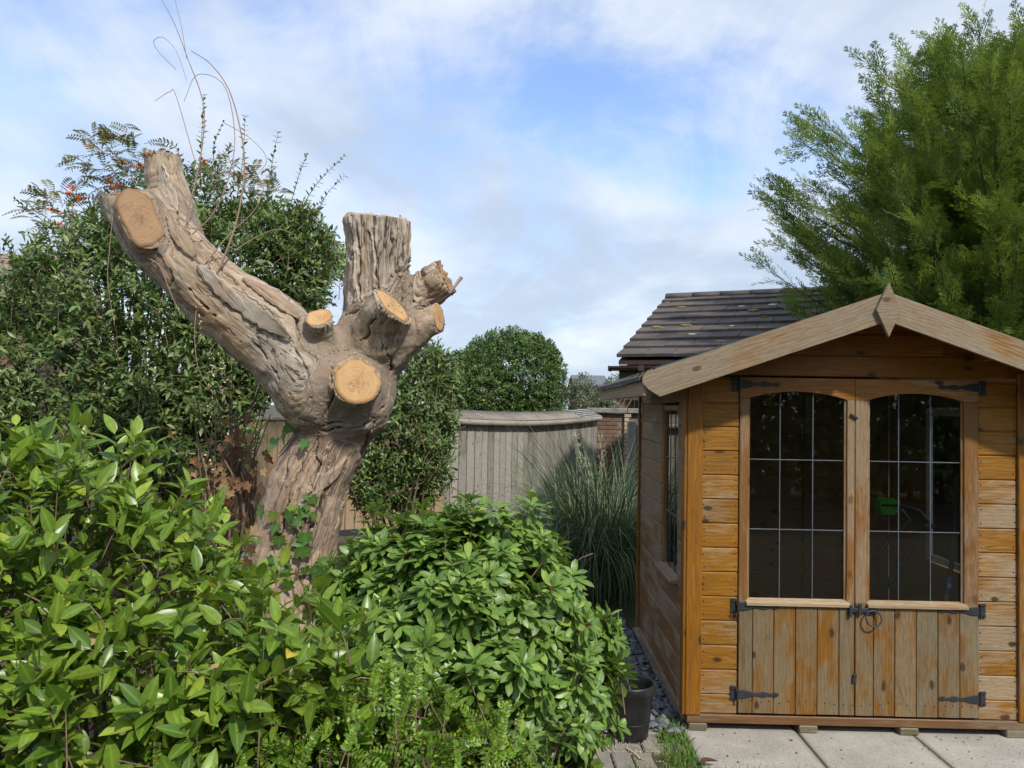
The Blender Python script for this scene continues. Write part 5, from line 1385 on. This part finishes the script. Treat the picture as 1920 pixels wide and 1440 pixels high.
pos = np.concatenate([pos, P2]); d = np.concatenate([d, nrm(r.normal(0, 1, P2.shape))]); nn = np.concatenate([nn, N2 + UP]); s = np.concatenate([s, r.uniform(.8, 1.2, len(P2))])
build_foliage(lon, tl2, pos, d, nn, s, r.random(len(pos)), M['lonicera'])
stems_part(lon, stp + limbs_for(np.array([-.4, 2.4, 0]), P, r, 50, .007), M['twig'], sides=3)

# ================================================================== SHRUBS BEHIND
def ell_px(px, py, Y, rx_px, rz_px, ry):
    c = at(px, py, Y); k = Y / FPX; return (c[0], c[1], c[2], rx_px * k, ry, rz_px * k)
def leafy_shrub(name, label, ells, n, tpl, mat, seed, length, nleaf, base, inner=0.5, noise=.12, singles=0, back=.25, zmin=.3, cat='shrub', stem=50, **kw):
    r = np.random.default_rng(seed)
    o = empty(name, (base[0], base[1], 0)); tag(o, label, cat)
    P, N, f_ = ell_points(ells, n, r, (.84, 1.05), zmin, back, noise)
    pos, d, nn, tt, stm = shoots(P, N, r, length, nleaf, .7, .45, .5, (78, 38), **kw)
    P2, N2, _ = ell_points(ells, int(n * inner), r, (.4, .85), zmin, .5, noise)
    p2, d2, n2, t2, st2 = shoots(P2, N2, r, length, nleaf, .4, .4, .9, (80, 40))
    pa = np.concatenate([pos, p2])
    build_foliage(o, tpl, pa, np.concatenate([d, d2]), np.concatenate([nn, n2]), r.uniform(.7, 1.2, len(pa)), r.random(len(pa)), mat, singles)
    stems_part(o, [(q * np.array([1, 1, 1.0]), np.array(w) * 1.4) for q, w in stm[::2]] + limbs_for(np.array([base[0], base[1], 0]), P, r, stem, .022), M['twig'], sides=3)
    return o
hleaf = leaf_tpl(.062, .024, 'lan', 3, .25, .22)
he = [ell_px(185, 700, 6.6, 205, 300, .75), ell_px(330, 560, 6.8, 210, 225, .7), ell_px(500, 520, 7.0, 135, 165, .6), ell_px(30, 790, 6.4, 150, 215, .7), ell_px(330, 770, 6.3, 130, 160, .45), ell_px(445, 690, 6.6, 85, 95, .4)]
hed = leafy_shrub('evergreen_bush', 'tall dark evergreen bush rising behind the lopped limb', he, 3000, leaf_tpl(.072, .028, 'lan', 3, .25, .22), M['hedge'], 31, (.18, .36), 12, at(260, 900, 6.7), .55, .26, stem=70)
hr_ = [ell_px(770, 800, 7.2, 92, 150, .5), ell_px(715, 870, 7.0, 80, 85, .4), ell_px(800, 720, 7.3, 62, 80, .4)]
leafy_shrub('evergreen_bush', 'dark glossy evergreen bush between the stump and the grey fence', hr_, 760, hleaf, M['hedge'], 32, (.14, .30), 11, at(760, 960, 7.2), .55, .18, stem=30)
pl_ = leaf_tpl(.062, .030, 'ov', 2, .25, .2)
pe = [ell_px(955, 730, 15.0, 108, 112, 1.0), ell_px(880, 730, 14.6, 75, 72, .9), ell_px(985, 690, 15.0, 66, 66, .8)]
leafy_shrub('clipped_privet', 'rounded clipped green privet standing beyond the grey fence', pe, 4200, pl_, M['privet'], 33, (.10, .2), 9, at(950, 850, 15.0), .8, .13, stem=30, zmin=.9)
fe = [ell_px(1090, 740, 22, 32, 38, .8), ell_px(1165, 725, 24, 38, 24, .8), ell_px(1125, 755, 20, 30, 22, .6)]
leafy_shrub('far_tree', 'small pale grey green tree beyond the brick wall', fe, 420, leaf_tpl(.10, .04, 'lan', 2, .2, .2), M['far_leaf'], 34, (.2, .4), 9, at(1110, 800, 22), .3, .25, stem=20, zmin=1.0, cat='tree')
# upright and arching leafy shoots above the bush
def long_shoots(parent, paths, tpl, mat, seed, step=.045, Y=None):
    r = np.random.default_rng(seed); pos, d, nn, s, st_ = [], [], [], [], []
    for pts in paths:
        c = bezier([at(*q) for q in pts], 18); L_ = np.linalg.norm(np.diff(c, axis=0), axis=1).sum(); m = int(L_ / step)
        st_.append((c, np.linspace(.005, .0016, 18)))
        for i in range(m):
            t = (i + .5) / m; k = t * 17; j = min(int(k), 16); p = c[j] + (c[j + 1] - c[j]) * (k - j); a = nrm(c[j + 1] - c[j])
            u = perp(a[None], r)[0]
            for sg in (-1, 1):
                pos.append(p); d.append(nrm(a * .7 + u * sg)); nn.append(a * .6 + UP * .5); s.append(r.uniform(.65, 1.1) * (1.15 - .5 * t))
    pos, d, nn, s = map(np.array, (pos, d, nn, s))
    build_foliage(parent, tpl, pos, d, nn, s, r.random(len(pos)) * .6, mat, part='shoot_leaves'); stems_part(parent, st_, M['twig'], 'shoot')
YS = 6.7
long_shoots(hed, [[(440, 400, YS), (455, 300, YS), (460, 215, YS)], [(500, 400, YS), (508, 320, YS), (522, 245, YS)], [(540, 440, YS), (590, 350, YS), (648, 290, YS)], [(560, 470, YS), (580, 400, YS), (606, 375, YS)], [(375, 360, YS), (378, 260, YS), (382, 175, YS)],
  [(345, 340, YS), (332, 280, YS), (300, 262, YS)], [(410, 350, YS), (400, 280, YS), (420, 225, YS)], [(120, 450, YS), (70, 405, YS), (25, 372, YS)], [(240, 330, YS), (215, 290, YS), (178, 250, YS)], [(470, 380, YS), (430, 300, YS), (432, 270, YS)],
  [(60, 540, YS), (30, 500, YS), (5, 468, YS)], [(150, 420, YS), (110, 395, YS), (85, 380, YS)], [(300, 350, YS), (262, 310, YS), (265, 285, YS)], [(360, 400, YS), (400, 350, YS), (470, 315, YS)], [(600, 520, YS), (640, 470, YS), (690, 455, 5.0), (752, 412, 4.9)], [(590, 560, YS), (640, 500, 6.0), (668, 480, 5.2)]], leaf_tpl(.07, .030, 'ov', 3, .25, .2), M['hedge'], 41)
# scattered fine shoots all over the top of the bush
rq_ = np.random.default_rng(47); Pt, Nt, _ = ell_points(he, 900, rq_, (.95, 1.02), 1.6, .2, .2); sel = np.where((Nt[:, 2] > .15) & (Pt[:, 1] < 7.2))[0]; sel = rq_.choice(sel, 46, replace=False)
pos, d, nn, s, st_ = [], [], [], [], []
for q in sel:
    dr0 = nrm(Nt[q] * .5 + UP * .7 + rq_.normal(0, .35, 3)); L_ = rq_.uniform(.18, .48); c = bezier([Pt[q] - dr0 * .1, Pt[q] + dr0 * L_ * .5, Pt[q] + dr0 * L_ + rq_.normal(0, .05, 3) - UP * .04], 10); st_.append((c, np.linspace(.004, .0014, 10)))
    for i in range(int(L_ / .032)):
        k = (i + .5) / int(L_ / .032) * 9; j = min(int(k), 8); p = c[j] + (c[j + 1] - c[j]) * (k - j); a = nrm(c[j + 1] - c[j]); u = perp(a[None], rq_)[0]
        for sg in (-1, 1): pos.append(p); d.append(nrm(a * .7 + u * sg)); nn.append(a * .6 + UP * .5); s.append(rq_.uniform(.55, 1.0))
pos, d, nn, s = map(np.array, (pos, d, nn, s))
build_foliage(hed, leaf_tpl(.062, .027, 'ov', 3, .25, .2), pos, d, nn, s, rq_.random(len(pos)), M['hedge'], part='shoot_leaves'); stems_part(hed, st_, M['twig'], 'shoot')
# rowan with orange berries showing through
row = empty('rowan_tree', tuple(at(250, 900, 7.9)[:2]) + (0,)); tag(row, 'rowan with feathery leaves and orange berries behind the evergreen bush', 'tree')
r = np.random.default_rng(44)
re_ = [ell_px(225, 310, 7.6, 80, 75, .4), ell_px(120, 400, 7.8, 70, 50, .4), ell_px(420, 370, 8.0, 130, 60, .4), ell_px(600, 470, 8.0, 45, 60, .3), ell_px(260, 430, 7.8, 120, 70, .3)]
P, N, f_ = ell_points(re_, 480, r, (.5, 1.08), .3, .5, .10)
n = len(P); a = nrm(N * .6 + UP * .25 + r.normal(0, .5, (n, 3))); side = nrm(np.cross(a, UP + r.normal(0, .3, (n, 3)))); up_ = np.cross(side, a); pos, d, nn, s = [], [], [], []
for i in range(7):
    t = i / 6; c = P + a * (.16 * t) - UP * (.05 * t * t)
    for sg in (-1, 1): pos.append(c); d.append(nrm(side * sg + a * .35 - UP * .15)); nn.append(up_); s.append(np.full(n, .8 + .4 * math.sin(3 * t)))
pos, d, nn, s = map(np.concatenate, (pos, d, nn, s))
build_foliage(row, flat_tpl(.052, .016), pos, d, nn, s, r.random(len(pos)), M['rowan'])
bs = np.array([row.location.x, row.location.y, 0]); tops = P[r.choice(n, 60, replace=False)]
stems_part(row, [(np.array([P[i] - a[i] * .05, P[i] + a[i] * .08, P[i] + a[i] * .16 - UP * .05]), [.003, .002, .001]) for i in range(n)] + limbs_for(bs, P, r, 40, .03), M['twig'], 'branches')
for (px, py) in [(205, 340), (222, 346), (130, 362), (150, 372), (138, 352), (110, 420), (168, 415), (230, 305), (262, 312), (480, 400), (455, 330), (604, 462), (612, 480), (618, 500), (586, 440), (425, 425), (470, 455), (380, 300), (545, 445), (100, 395), (212, 352), (590, 455)]:
    c = at(px, py, 7.35 if px < 330 else 7.5) - bs
    m = 26; bm = bmesh.new()
    for j in range(m):
        q = nrm(r.normal(0, 1, 3)) * r.uniform(.1, 1) * np.array([.065, .05, .04])
        bmesh.ops.create_icosphere(bm, subdivisions=1, radius=.009, matrix=Matrix.Translation(tuple(c + q)))
    me = bpy.data.meshes.new('berry_cluster'); bm.to_mesh(me); bm.free(); me.materials.append(M['berry']); me.polygons.foreach_set('use_smooth', np.ones(len(me.polygons), bool))
    link('berry_cluster', me, None, row)

# ================================================================== CLIMBERS ON THE STUMP
vin = empty('dry_climber', tuple(SP(400, 1100)[:2]) + (0,)); tag(vin, 'bare dry climbing stems curling up from the lopped limb', 'climber')
vp = np.array(vin.location)
V0 = -.26
def vl(pts, dy=V0): return bezier([SP(x, y, dy + (q[0] if q else 0)) for x, y, *q in pts], 26)
paths = [(vl([(398, 530), (425, 470), (447, 400), (458, 320), (452, 250), (430, 170), (395, 120), (358, 95)]), np.linspace(.007, .0022, 26)),
 (vl([(345, 460), (352, 400), (375, 300), (382, 200), (352, 110), (325, 40), (300, -5)]), np.linspace(.005, .0018, 26)), (vl([(360, 440), (400, 400), (430, 330), (440, 250), (420, 160), (370, 140), (345, 190)]), np.linspace(.004, .0015, 26)),
 (vl([(330, 130), (300, 100), (288, 78), (305, 70), (330, 95), (350, 150)]), np.linspace(.002, .0014, 26)), (vl([(380, 500), (430, 440), (480, 390), (500, 330)]), np.linspace(.004, .0016, 26)),
 (vl([(385, 430), (340, 420), (320, 360), (300, 340), (270, 345)]), np.linspace(.003, .0014, 26)), (vl([(440, 470), (480, 445), (520, 430), (555, 440)]), np.linspace(.0035, .0014, 26)),
 (vl([(368, 470), (372, 540), (365, 620), (372, 690), (400, 740)]), np.linspace(.003, .0016, 26)), (vl([(275, 482), (300, 500), (318, 545), (338, 590)]), np.linspace(.0035, .002, 26)), (vl([(212, 400), (205, 470), (202, 530), (215, 610)]), np.linspace(.0025, .0016, 26)),
 (vl([(365, 300), (330, 180), (318, 172), (290, 190)]), np.linspace(.0025, .0014, 26)), (vl([(350, 110), (340, 50), (328, 0), (325, -20)]), np.linspace(.002, .0012, 26)), (vl([(420, 230), (470, 260), (500, 300), (470, 340), (440, 380)]), np.linspace(.002, .0013, 26))]
for c, w in paths:
    V, F = tube_np([(c - vp, w)], 5); link('stem', np_mesh('stem', V, F, M['vine']), None, vin)
r = np.random.default_rng(52)
for (x0, y0, x1, y1, m) in ((395, 640, 392, 780, 60), (412, 660, 420, 740, 35), (370, 570, 378, 640, 25), (505, 690, 510, 720, 18), (385, 855, 392, 880, 14)):
    c = bezier([SP(x0, y0, V0), SP((x0 + x1) / 2 + 4, (y0 + y1) / 2, V0), SP(x1, y1, V0)], m)
    pos = c + r.normal(0, .008, c.shape); V, F, at_ = scatter(flat_tpl(.022, .010), pos - vp, nrm(r.normal(0, 1, pos.shape) - UP * .6), r.normal(0, 1, pos.shape), r.uniform(.6, 1.2, m), r.random(m))
    o = tag(link('seed_head', np_mesh('seed_head', V, F, M['dry'], at_), None, vin), kind='stuff')

def ivy_mesh(mat, name):
    out = [(0, -.02), (.22, -.16), (.50, -.05), (.40, .22), (.62, .42), (.30, .52), (.22, .62), (0, 1.0), (-.22, .62), (-.30, .52), (-.62, .42), (-.40, .22), (-.50, -.05), (-.22, -.16)]
    V = [(0, .30, -.05)] + [(x, y, .05 * abs(x) * 2 + (-.10 if y > .8 else 0)) for x, y in out]
    F = np.array([(0, i + 1, (i + 1) % 14 + 1) for i in range(14)]); mid = np.array([1.0] + [1, .1, .6, 0, .6, .1, .1, 1, .1, .1, .6, 0, .6, .1])
    return np_mesh(name, np.array(V), F, mat, {'mid': mid})
ivm, dvm = ivy_mesh(M['ivy'], 'ivy_leaf'), ivy_mesh(M['brown_leaf'], 'dead_leaf')
ivy = empty('ivy', tuple(SP(590, 1100, -.3)[:2]) + (0,)); tag(ivy, 'young green ivy climbing the foot of the stump', 'ivy')
ip = np.array(ivy.location); r = np.random.default_rng(61)
spots = [(545, 825, 42), (520, 838, 40), (575, 835, 30), (548, 800, 34)] + [(r.uniform(500, 600), r.uniform(960, 1075), r.uniform(24, 40)) for _ in range(16)] + [(r.uniform(535, 600), r.uniform(930, 985), r.uniform(20, 32)) for _ in range(5)] + [(r.uniform(470, 640), r.uniform(1050, 1110), r.uniform(24, 36)) for _ in range(14)] + [(r.uniform(555, 580), r.uniform(925, 960), 18) for _ in range(4)]
def put_leaf(mesh, name, parent, p0, px, py, size, r, lift=.02, hang=-1.0):
    c, n_ = hit(px, py); c = c + n_ * (lift + r.uniform(0, .03))
    n_ = nrm(n_ + np.array([0, -.5, .25]) + r.normal(0, .35, 3)); d = nrm(np.array([r.normal(0, .6), -.1, hang]) + r.normal(0, .2, 3))
    x, y, z = frames(d[None], n_[None]); x, y, z = x[0], y[0], z[0]; k = size * (c[1] / FPX); c = c - p0 - y * k * .4
    o = link(name, mesh, None, parent)
    o.matrix_local = Matrix(((x[0] * k, y[0] * k, z[0] * k, c[0]), (x[1] * k, y[1] * k, z[1] * k, c[1]), (x[2] * k, y[2] * k, z[2] * k, c[2]), (0, 0, 0, 1)))
for px, py, sz in spots: put_leaf(ivm, 'ivy_leaf', ivy, ip, px, py, sz * .72, r)
V, F = tube_np([(np.array([hit(x, y)[0] + np.array([0, -.015, 0]) for x, y in pl]) - ip, .004) for pl in ([(560, 1080), (570, 1020), (585, 970), (575, 935)], [(520, 1080), (545, 1030), (560, 990)], [(525, 850), (545, 825), (560, 800)])], 5)
link('ivy_stem', np_mesh('ivy_stem', V, F, M['twig']), None, ivy)
# withered creeper with brown leaves at the left of the trunk
dv = empty('withered_creeper', tuple(SP(430, 1100, .2)[:2]) + (0,)); tag(dv, 'withered creeper with curled brown leaves beside the stump foot', 'creeper')
dp = np.array(dv.location); pts = []
for _ in range(150):
    px, py = r.normal(425, 36), r.normal(905, 55); sz = r.uniform(10, 20); c = at(px, py, SY + r.uniform(.15, .7)); k = sz * c[1] / FPX
    n_ = nrm(np.array([0, -1, .3]) + r.normal(0, .6, 3)); d = nrm(np.array([r.normal(0, .5), 0, -1])); x, y, z = frames(d[None], n_[None]); x, y, z = x[0], y[0], z[0]; pts.append(c); c = c - dp
    o = link('dead_leaf', dvm, None, dv)
    o.matrix_local = Matrix(((x[0] * k, y[0] * k, z[0] * k * 2.5, c[0]), (x[1] * k, y[1] * k, z[1] * k * 2.5, c[1]), (x[2] * k, y[2] * k, z[2] * k * 2.5, c[2]), (0, 0, 0, 1)))
for px, py, sz in ((517, 868, 20), (495, 920, 24), (488, 1000, 26), (480, 1035, 22), (470, 1060, 26), (505, 890, 16), (478, 1085, 24)): put_leaf(dvm, 'dead_leaf', dv, dp, px, py, sz, r)
st_ = [(bezier([at(r.uniform(330, 480), 1120, SY + .4), at(r.uniform(380, 480), r.uniform(900, 1000), SY + r.uniform(.2, .6)), at(r.uniform(360, 520), r.uniform(700, 850), SY + r.uniform(.3, .8))], 10), np.linspace(.012, .003, 10)) for _ in range(26)]
V, F = tube_np([(c - dp, w) for c, w in st_], 5); tag(link('stems', np_mesh('stems', V, F, M['twig']), None, dv), kind='stuff')

# ================================================================== CONIFER
con_p = at(1890, 700, 8.3)
con = empty('conifer', (con_p[0], con_p[1], 0)); tag(con, 'large feathery green conifer overhanging the summerhouse roof', 'tree')
r = np.random.default_rng(71); c0 = np.array([con_p[0], con_p[1], 0])
V, F = tube_np([(np.array([(0, 0, 0), (.05, 0, 2), (0, .05, 3.4), (.05, 0, 4.5), (0, 0, 5.3)]), [.22, .19, .13, .07, .01])], 10); link('trunk', np_mesh('trunk', V, F, M['darkwood']), None, con)
# spray template: a flat plume of fine twiglets along +Y
tv, tfc = [], []
def blade(p, q, w):
    d = q - p; sd = nrm(np.cross(d, [0, 0, 1.0])) * w; o = len(tv)
    tv.extend([p, p + d * .5 + sd, q, p + d * .5 - sd]); tfc.append((o, o + 1, o + 2, o + 3))
rt = np.random.default_rng(5)
for i in range(9):
    t = i / 8; y = .03 + .33 * t; L_ = .135 * (1 - t) ** .8 + .03
    for sg in (-1, 1):
        b0 = np.array([0, y + rt.normal(0, .008), 0]); dd = nrm(np.array([sg * .55, .84, rt.normal(.12, .22)])); e = b0 + dd * L_ * rt.uniform(.75, 1.15)
        blade(b0, e, .0055)
        for k in (.35, .7):
            for s2 in (-1, 1):
                bb = b0 + (e - b0) * k; d3 = nrm(dd * .85 + np.array([-dd[1] * s2, dd[0] * s2, rt.normal(0, .3)]) * .55); blade(bb, bb + d3 * L_ * .40 * rt.uniform(.7, 1.2), .0046)
blade(np.array([0, 0, 0.]), np.array([0, .42, .0]), .006)
tv = np.array(tv); spr = (tv, np.array(tfc), np.zeros(len(tv)))
pos, d, nn, s, bpaths = [], [], [], [], []
nb_ = 360
for i in range(nb_):
    z0 = r.uniform(1.0, 5.7); az = r.uniform(-math.pi, math.pi)
    if r.random() < .62: az = r.uniform(math.pi * .80, math.pi * 1.45)   # crown is fuller on the lit side facing the garden
    out = np.array([math.cos(az), math.sin(az), 0]); Lb = (r.uniform(.95, 1.14) if r.random() < .28 else r.uniform(.55, .80)) * float(np.interp(z0, [1, 2.0, 2.9, 3.7, 4.5, 5.5, 6.8], [1.6, 1.85, 2.3, 2.4, 1.8, 1.15, .65]))
    el = r.uniform(.25, .62); a0 = nrm(out + UP * el)
    p0 = np.array([0, 0, z0 - .6]); pts = []
    for t in np.linspace(0, 1, 9):
        pts.append(p0 + out * Lb * t + UP * (el * Lb * t * .75 + .25 * Lb * (t ** 2.2) * .5 - .22 * Lb * t * (1 - t)))
    pts = np.array(pts) + np.cumsum(r.normal(0, .02, (9, 3)), axis=0); bpaths.append((pts, np.linspace(.024, .003, 9)))
    nsp = int(12 * Lb)
    for k in range(nsp):
        t = .22 + .78 * (k + r.uniform(0, 1)) / nsp; j = min(int(t * 8), 7); p = pts[j] + (pts[j + 1] - pts[j]) * (t * 8 - j); a = nrm(pts[j + 1] - pts[j])
        u = nrm(np.cross(a, UP)); ang = r.normal(0, .55) + (0 if k % 2 else math.pi); radl = u * math.cos(ang) + np.cross(u, a) * math.sin(ang)
        f_ = .5 + .5 * t
        pos.append(p); d.append(nrm(a * (.55 + .45 * t) + radl * (.75 - .45 * t) + UP * .12)); nn.append(UP * .7 + r.normal(0, .45, 3)); s.append(r.uniform(.75, 1.25) * (1.15 - .35 * t))
    for k in range(3): pos.append(pts[-1] - nrm(pts[-1] - pts[-2]) * .08 * k); d.append(nrm(pts[-1] - pts[-2] + r.normal(0, .12, 3))); nn.append(UP + r.normal(0, .4, 3)); s.append(r.uniform(.8, 1.1))
pos, d, nn, s = map(np.array, (pos, d, nn, s))
V, F, at_ = scatter(spr, pos, d, nn, s, r.random(len(pos)))
o = link('crown', np_mesh('crown', V, F, M['conifer'], at_), None, con); tag(o, kind='stuff')
V, F = tube_np(bpaths, 4); tag(link('branches', np_mesh('branches', V, F, M['darkwood']), None, con), kind='stuff')
print('conifer sprays', len(pos), 'tris', len(F))

# ================================================================== PAMPAS GRASS, LAWN, SMALL THINGS
pam_p = at(1128, 1000, 7.2)
pam = empty('pampas_grass', (pam_p[0], pam_p[1], 0)); tag(pam, 'dark arching pampas grass clump beside the summerhouse back', 'grass clump')
r = np.random.default_rng(81)
def blades(n, rad_, hmin, hmax, spread, w, seg, r, bend=1.0):
    V, F, rn = [], [], []
    b0 = np.c_[r.normal(0, rad_, (n, 2)), np.zeros(n)]; az = np.arctan2(b0[:, 1], b0[:, 0]) + r.normal(0, .9, n); L_ = r.uniform(hmin, hmax, n); sp = r.uniform(.15, 1, n) * spread
    t = np.linspace(0, 1, seg + 1); o = np.stack([np.cos(az), np.sin(az)], -1)
    th = (sp[:, None] * .35 + sp[:, None] * 1.9 * bend * t[None] ** 1.7)
    st_ = L_[:, None] / seg; hx = np.cumsum(np.sin(th) * st_, axis=1) - np.sin(th[:, :1]) * st_; hz = np.cumsum(np.cos(th) * st_, axis=1) - np.cos(th[:, :1]) * st_
    C = b0[:, None] + np.concatenate([o[:, None] * hx[..., None], hz[..., None]], -1)
    side = np.stack([-o[:, 1], o[:, 0], np.zeros(n)], -1) + r.normal(0, .3, (n, 3)); side = nrm(side)
    wd = (w * (1 - t) ** .6 + .0004)[None, :, None]
    Lf, Rt = C - side[:, None] * wd, C + side[:, None] * wd
    V = np.stack([Lf, Rt], 2).reshape(-1, 3); k = 2 * (seg + 1)
    q = np.array([(2 * i, 2 * i + 1, 2 * i + 3, 2 * i + 2) for i in range(seg)]); F = (q[None] + (np.arange(n) * k)[:, None, None]).reshape(-1, 4)
    V[:, 2] = np.maximum(V[:, 2], .005)
    return V, F, np.repeat(r.random(n), k)
V, F, rn = blades(1900, .20, 1.0, 1.9, 1.3, .0042, 11, r, 1.35)
tag(link('blades', np_mesh('blades', V, F, M['pampas'], {'rnd': rn}), None, pam), kind='stuff')
for k in range(3):
    a = r.uniform(0, 6.28); h = r.uniform(1.25, 1.55); o_ = np.array([math.cos(a), math.sin(a), 0]) * r.uniform(.1, .32)
    c = bezier([(0, 0, 0), o_ * .5 + UP * h * .6, o_ + UP * h], 14); V, F = tube_np([(c, np.linspace(.004, .002, 14))], 5); pl = link('plume', np_mesh('plume', V, F, M['cane']), None, pam)
    m = 90; tt = r.uniform(.72, 1, m); p = np.array([c[min(12, int(q * 13))] for q in tt]); V, F, at_ = scatter(flat_tpl(.075, .004), p + r.normal(0, .006, p.shape), nrm(np.gradient(c, axis=0)[np.minimum((tt * 13).astype(int), 13)] * 8 + r.normal(0, .35, p.shape)), r.normal(0, 1, p.shape), r.uniform(.6, 1.1, m), r.random(m))
    link('plume_hairs', np_mesh('plume_hairs', V, F, M['plume'], at_), None, pl)
ca_, cb_ = at(1108, 1010, 6.7), at(1137, 905, 6.7); ct = nrm(cb_ - ca_)
V, F = tube_np([(np.array([ca_ - ct * (ca_[2] - .02) / ct[2], ca_, cb_]), [.009, .009, .008])], 8)
co = link('garden_cane', np_mesh('garden_cane', V, F, M['cane'])); tag(co, 'thin pale garden cane leaning in the pampas grass', 'cane')

def lawn(n, fn, seed, hmin, hmax, w):
    r = np.random.default_rng(seed); P = []
    while len(P) < n:
        q = r.random((n, 2)) * [2.2, 2.2] + [.2, 2.6]; P += [x for x in q if fn(x[0], x[1], r)]
    P = np.array(P[:n]); V, F, rn = blades(n, .001, hmin, hmax, .9, w, 3, r); k = 8
    V = V.reshape(n, k, 3); V[..., 0] += P[:, None, 0]; V[..., 1] += P[:, None, 1]; return V.reshape(-1, 3), F, rn
def in_lawn(x, y, r):
    lx = (x - SO[0]) * _c + (y - SO[1]) * _s; ly = -(x - SO[0]) * _s + (y - SO[1]) * _c
    if ly < -.50 and lx > -.4: return ly > -1.3
    e = -.135 - .10 * np.sin(y * 7) * .25 - max(0, (3.75 - y)) * .18
    if ly > .1: return False
    return e + r.normal(0, .02) < lx < -.008
V, F, rn = lawn(16000, in_lawn, 91, .03, .085, .0022)
tag(link('lawn_grass', np_mesh('lawn_grass', V, F, M['grass'], {'rnd': rn})), 'short green lawn grass beside the paving slabs', 'grass', kind='stuff')
lg = link('lawn', np_mesh('lawn', [(.55, 2.5, .003), (3.4, 2.5, .003), (3.4, 3.61, .003), (.95, 3.64, .003), (.94, 4.2, .003), (.80, 4.2, .003), (.74, 3.6, .003)], np.array([[0, 1, 2, 3], [3, 4, 5, 6]]), M['soil'], smooth=False)); tag(lg, kind='structure')
sd_ = link('wood_chips', chips(600, .36, .80, 3.42, 3.98, .021, .0015, .0045, .12, M['chip'], 'wood_chips', 8, .006)); tag(sd_, 'scattered pale sawdust and wood chips on the block path', 'wood chips', kind='stuff')
r = np.random.default_rng(95)
lt_ = link('leaf_litter', chips(70, .95, 2.7, 3.6, 4.1, .017, .002, .008, .12, M['darkwood'], 'leaf_litter', 12, .002)); tag(lt_, 'small dark bits of leaf litter strewn over the slabs', 'litter', kind='stuff')
fl = at(1331, 1414, 3.68)
lt = leaf_tpl(.10, .055, 'ov', 6, .5, .1)
o = link('fallen_leaf', np_mesh('fallen_leaf', lt[0], lt[1], M['brown_leaf'], {'mid': lt[2]}), loc=(fl[0] - .05, fl[1], .042), rot=(.1, -.2, -1.4)); tag(o, 'curled brown fallen leaf on the slab corner', 'leaf')
V, F = tube_np([(bezier([(.60, 3.86, .024), (.63, 3.80, .026), (.645, 3.74, .024)], 6), .006)], 6)
tag(link('stick', np_mesh('stick', V, F, M['cane'])), 'short pale broken stick lying on the block path', 'stick')

# dark hedge on the near side of the garden, seen only as a reflection in the door glass
r = np.random.default_rng(99)
bh = empty('boundary_hedge', (6.0, -7.0, 0)); tag(bh, 'dark boundary hedge mirrored faintly in the summerhouse door glass', 'hedge')
P = np.c_[r.uniform(-2, 13, 26000), -7 + r.uniform(-1.4, .5, 26000), r.uniform(.1, 4.6, 26000)]; p0 = np.array([6., -7., 0])
V, F, at_ = scatter(leaf_tpl(.20, .11, 'ov', 2, .2, .2), P - p0, nrm(r.normal(0, 1, P.shape) + [0, .4, .1]), r.normal(0, .6, P.shape) + [0, .8, .5], r.uniform(.8, 1.5, len(P)), r.random(len(P)))
tag(link('foliage', np_mesh('foliage', V, F, M['hedge'], at_), None, bh), kind='stuff')
V, F = tube_np([(np.array([(x, r.uniform(-.2, .2), 0), (x + r.normal(0, .1), 0, 2), (x + r.normal(0, .2), 0, 3.8)]), [.05, .04, .01]) for x in np.arange(-9, 7, .5)], 5)
tag(link('stems', np_mesh('stems', V, F, M['darkwood']), None, bh), kind='stuff')
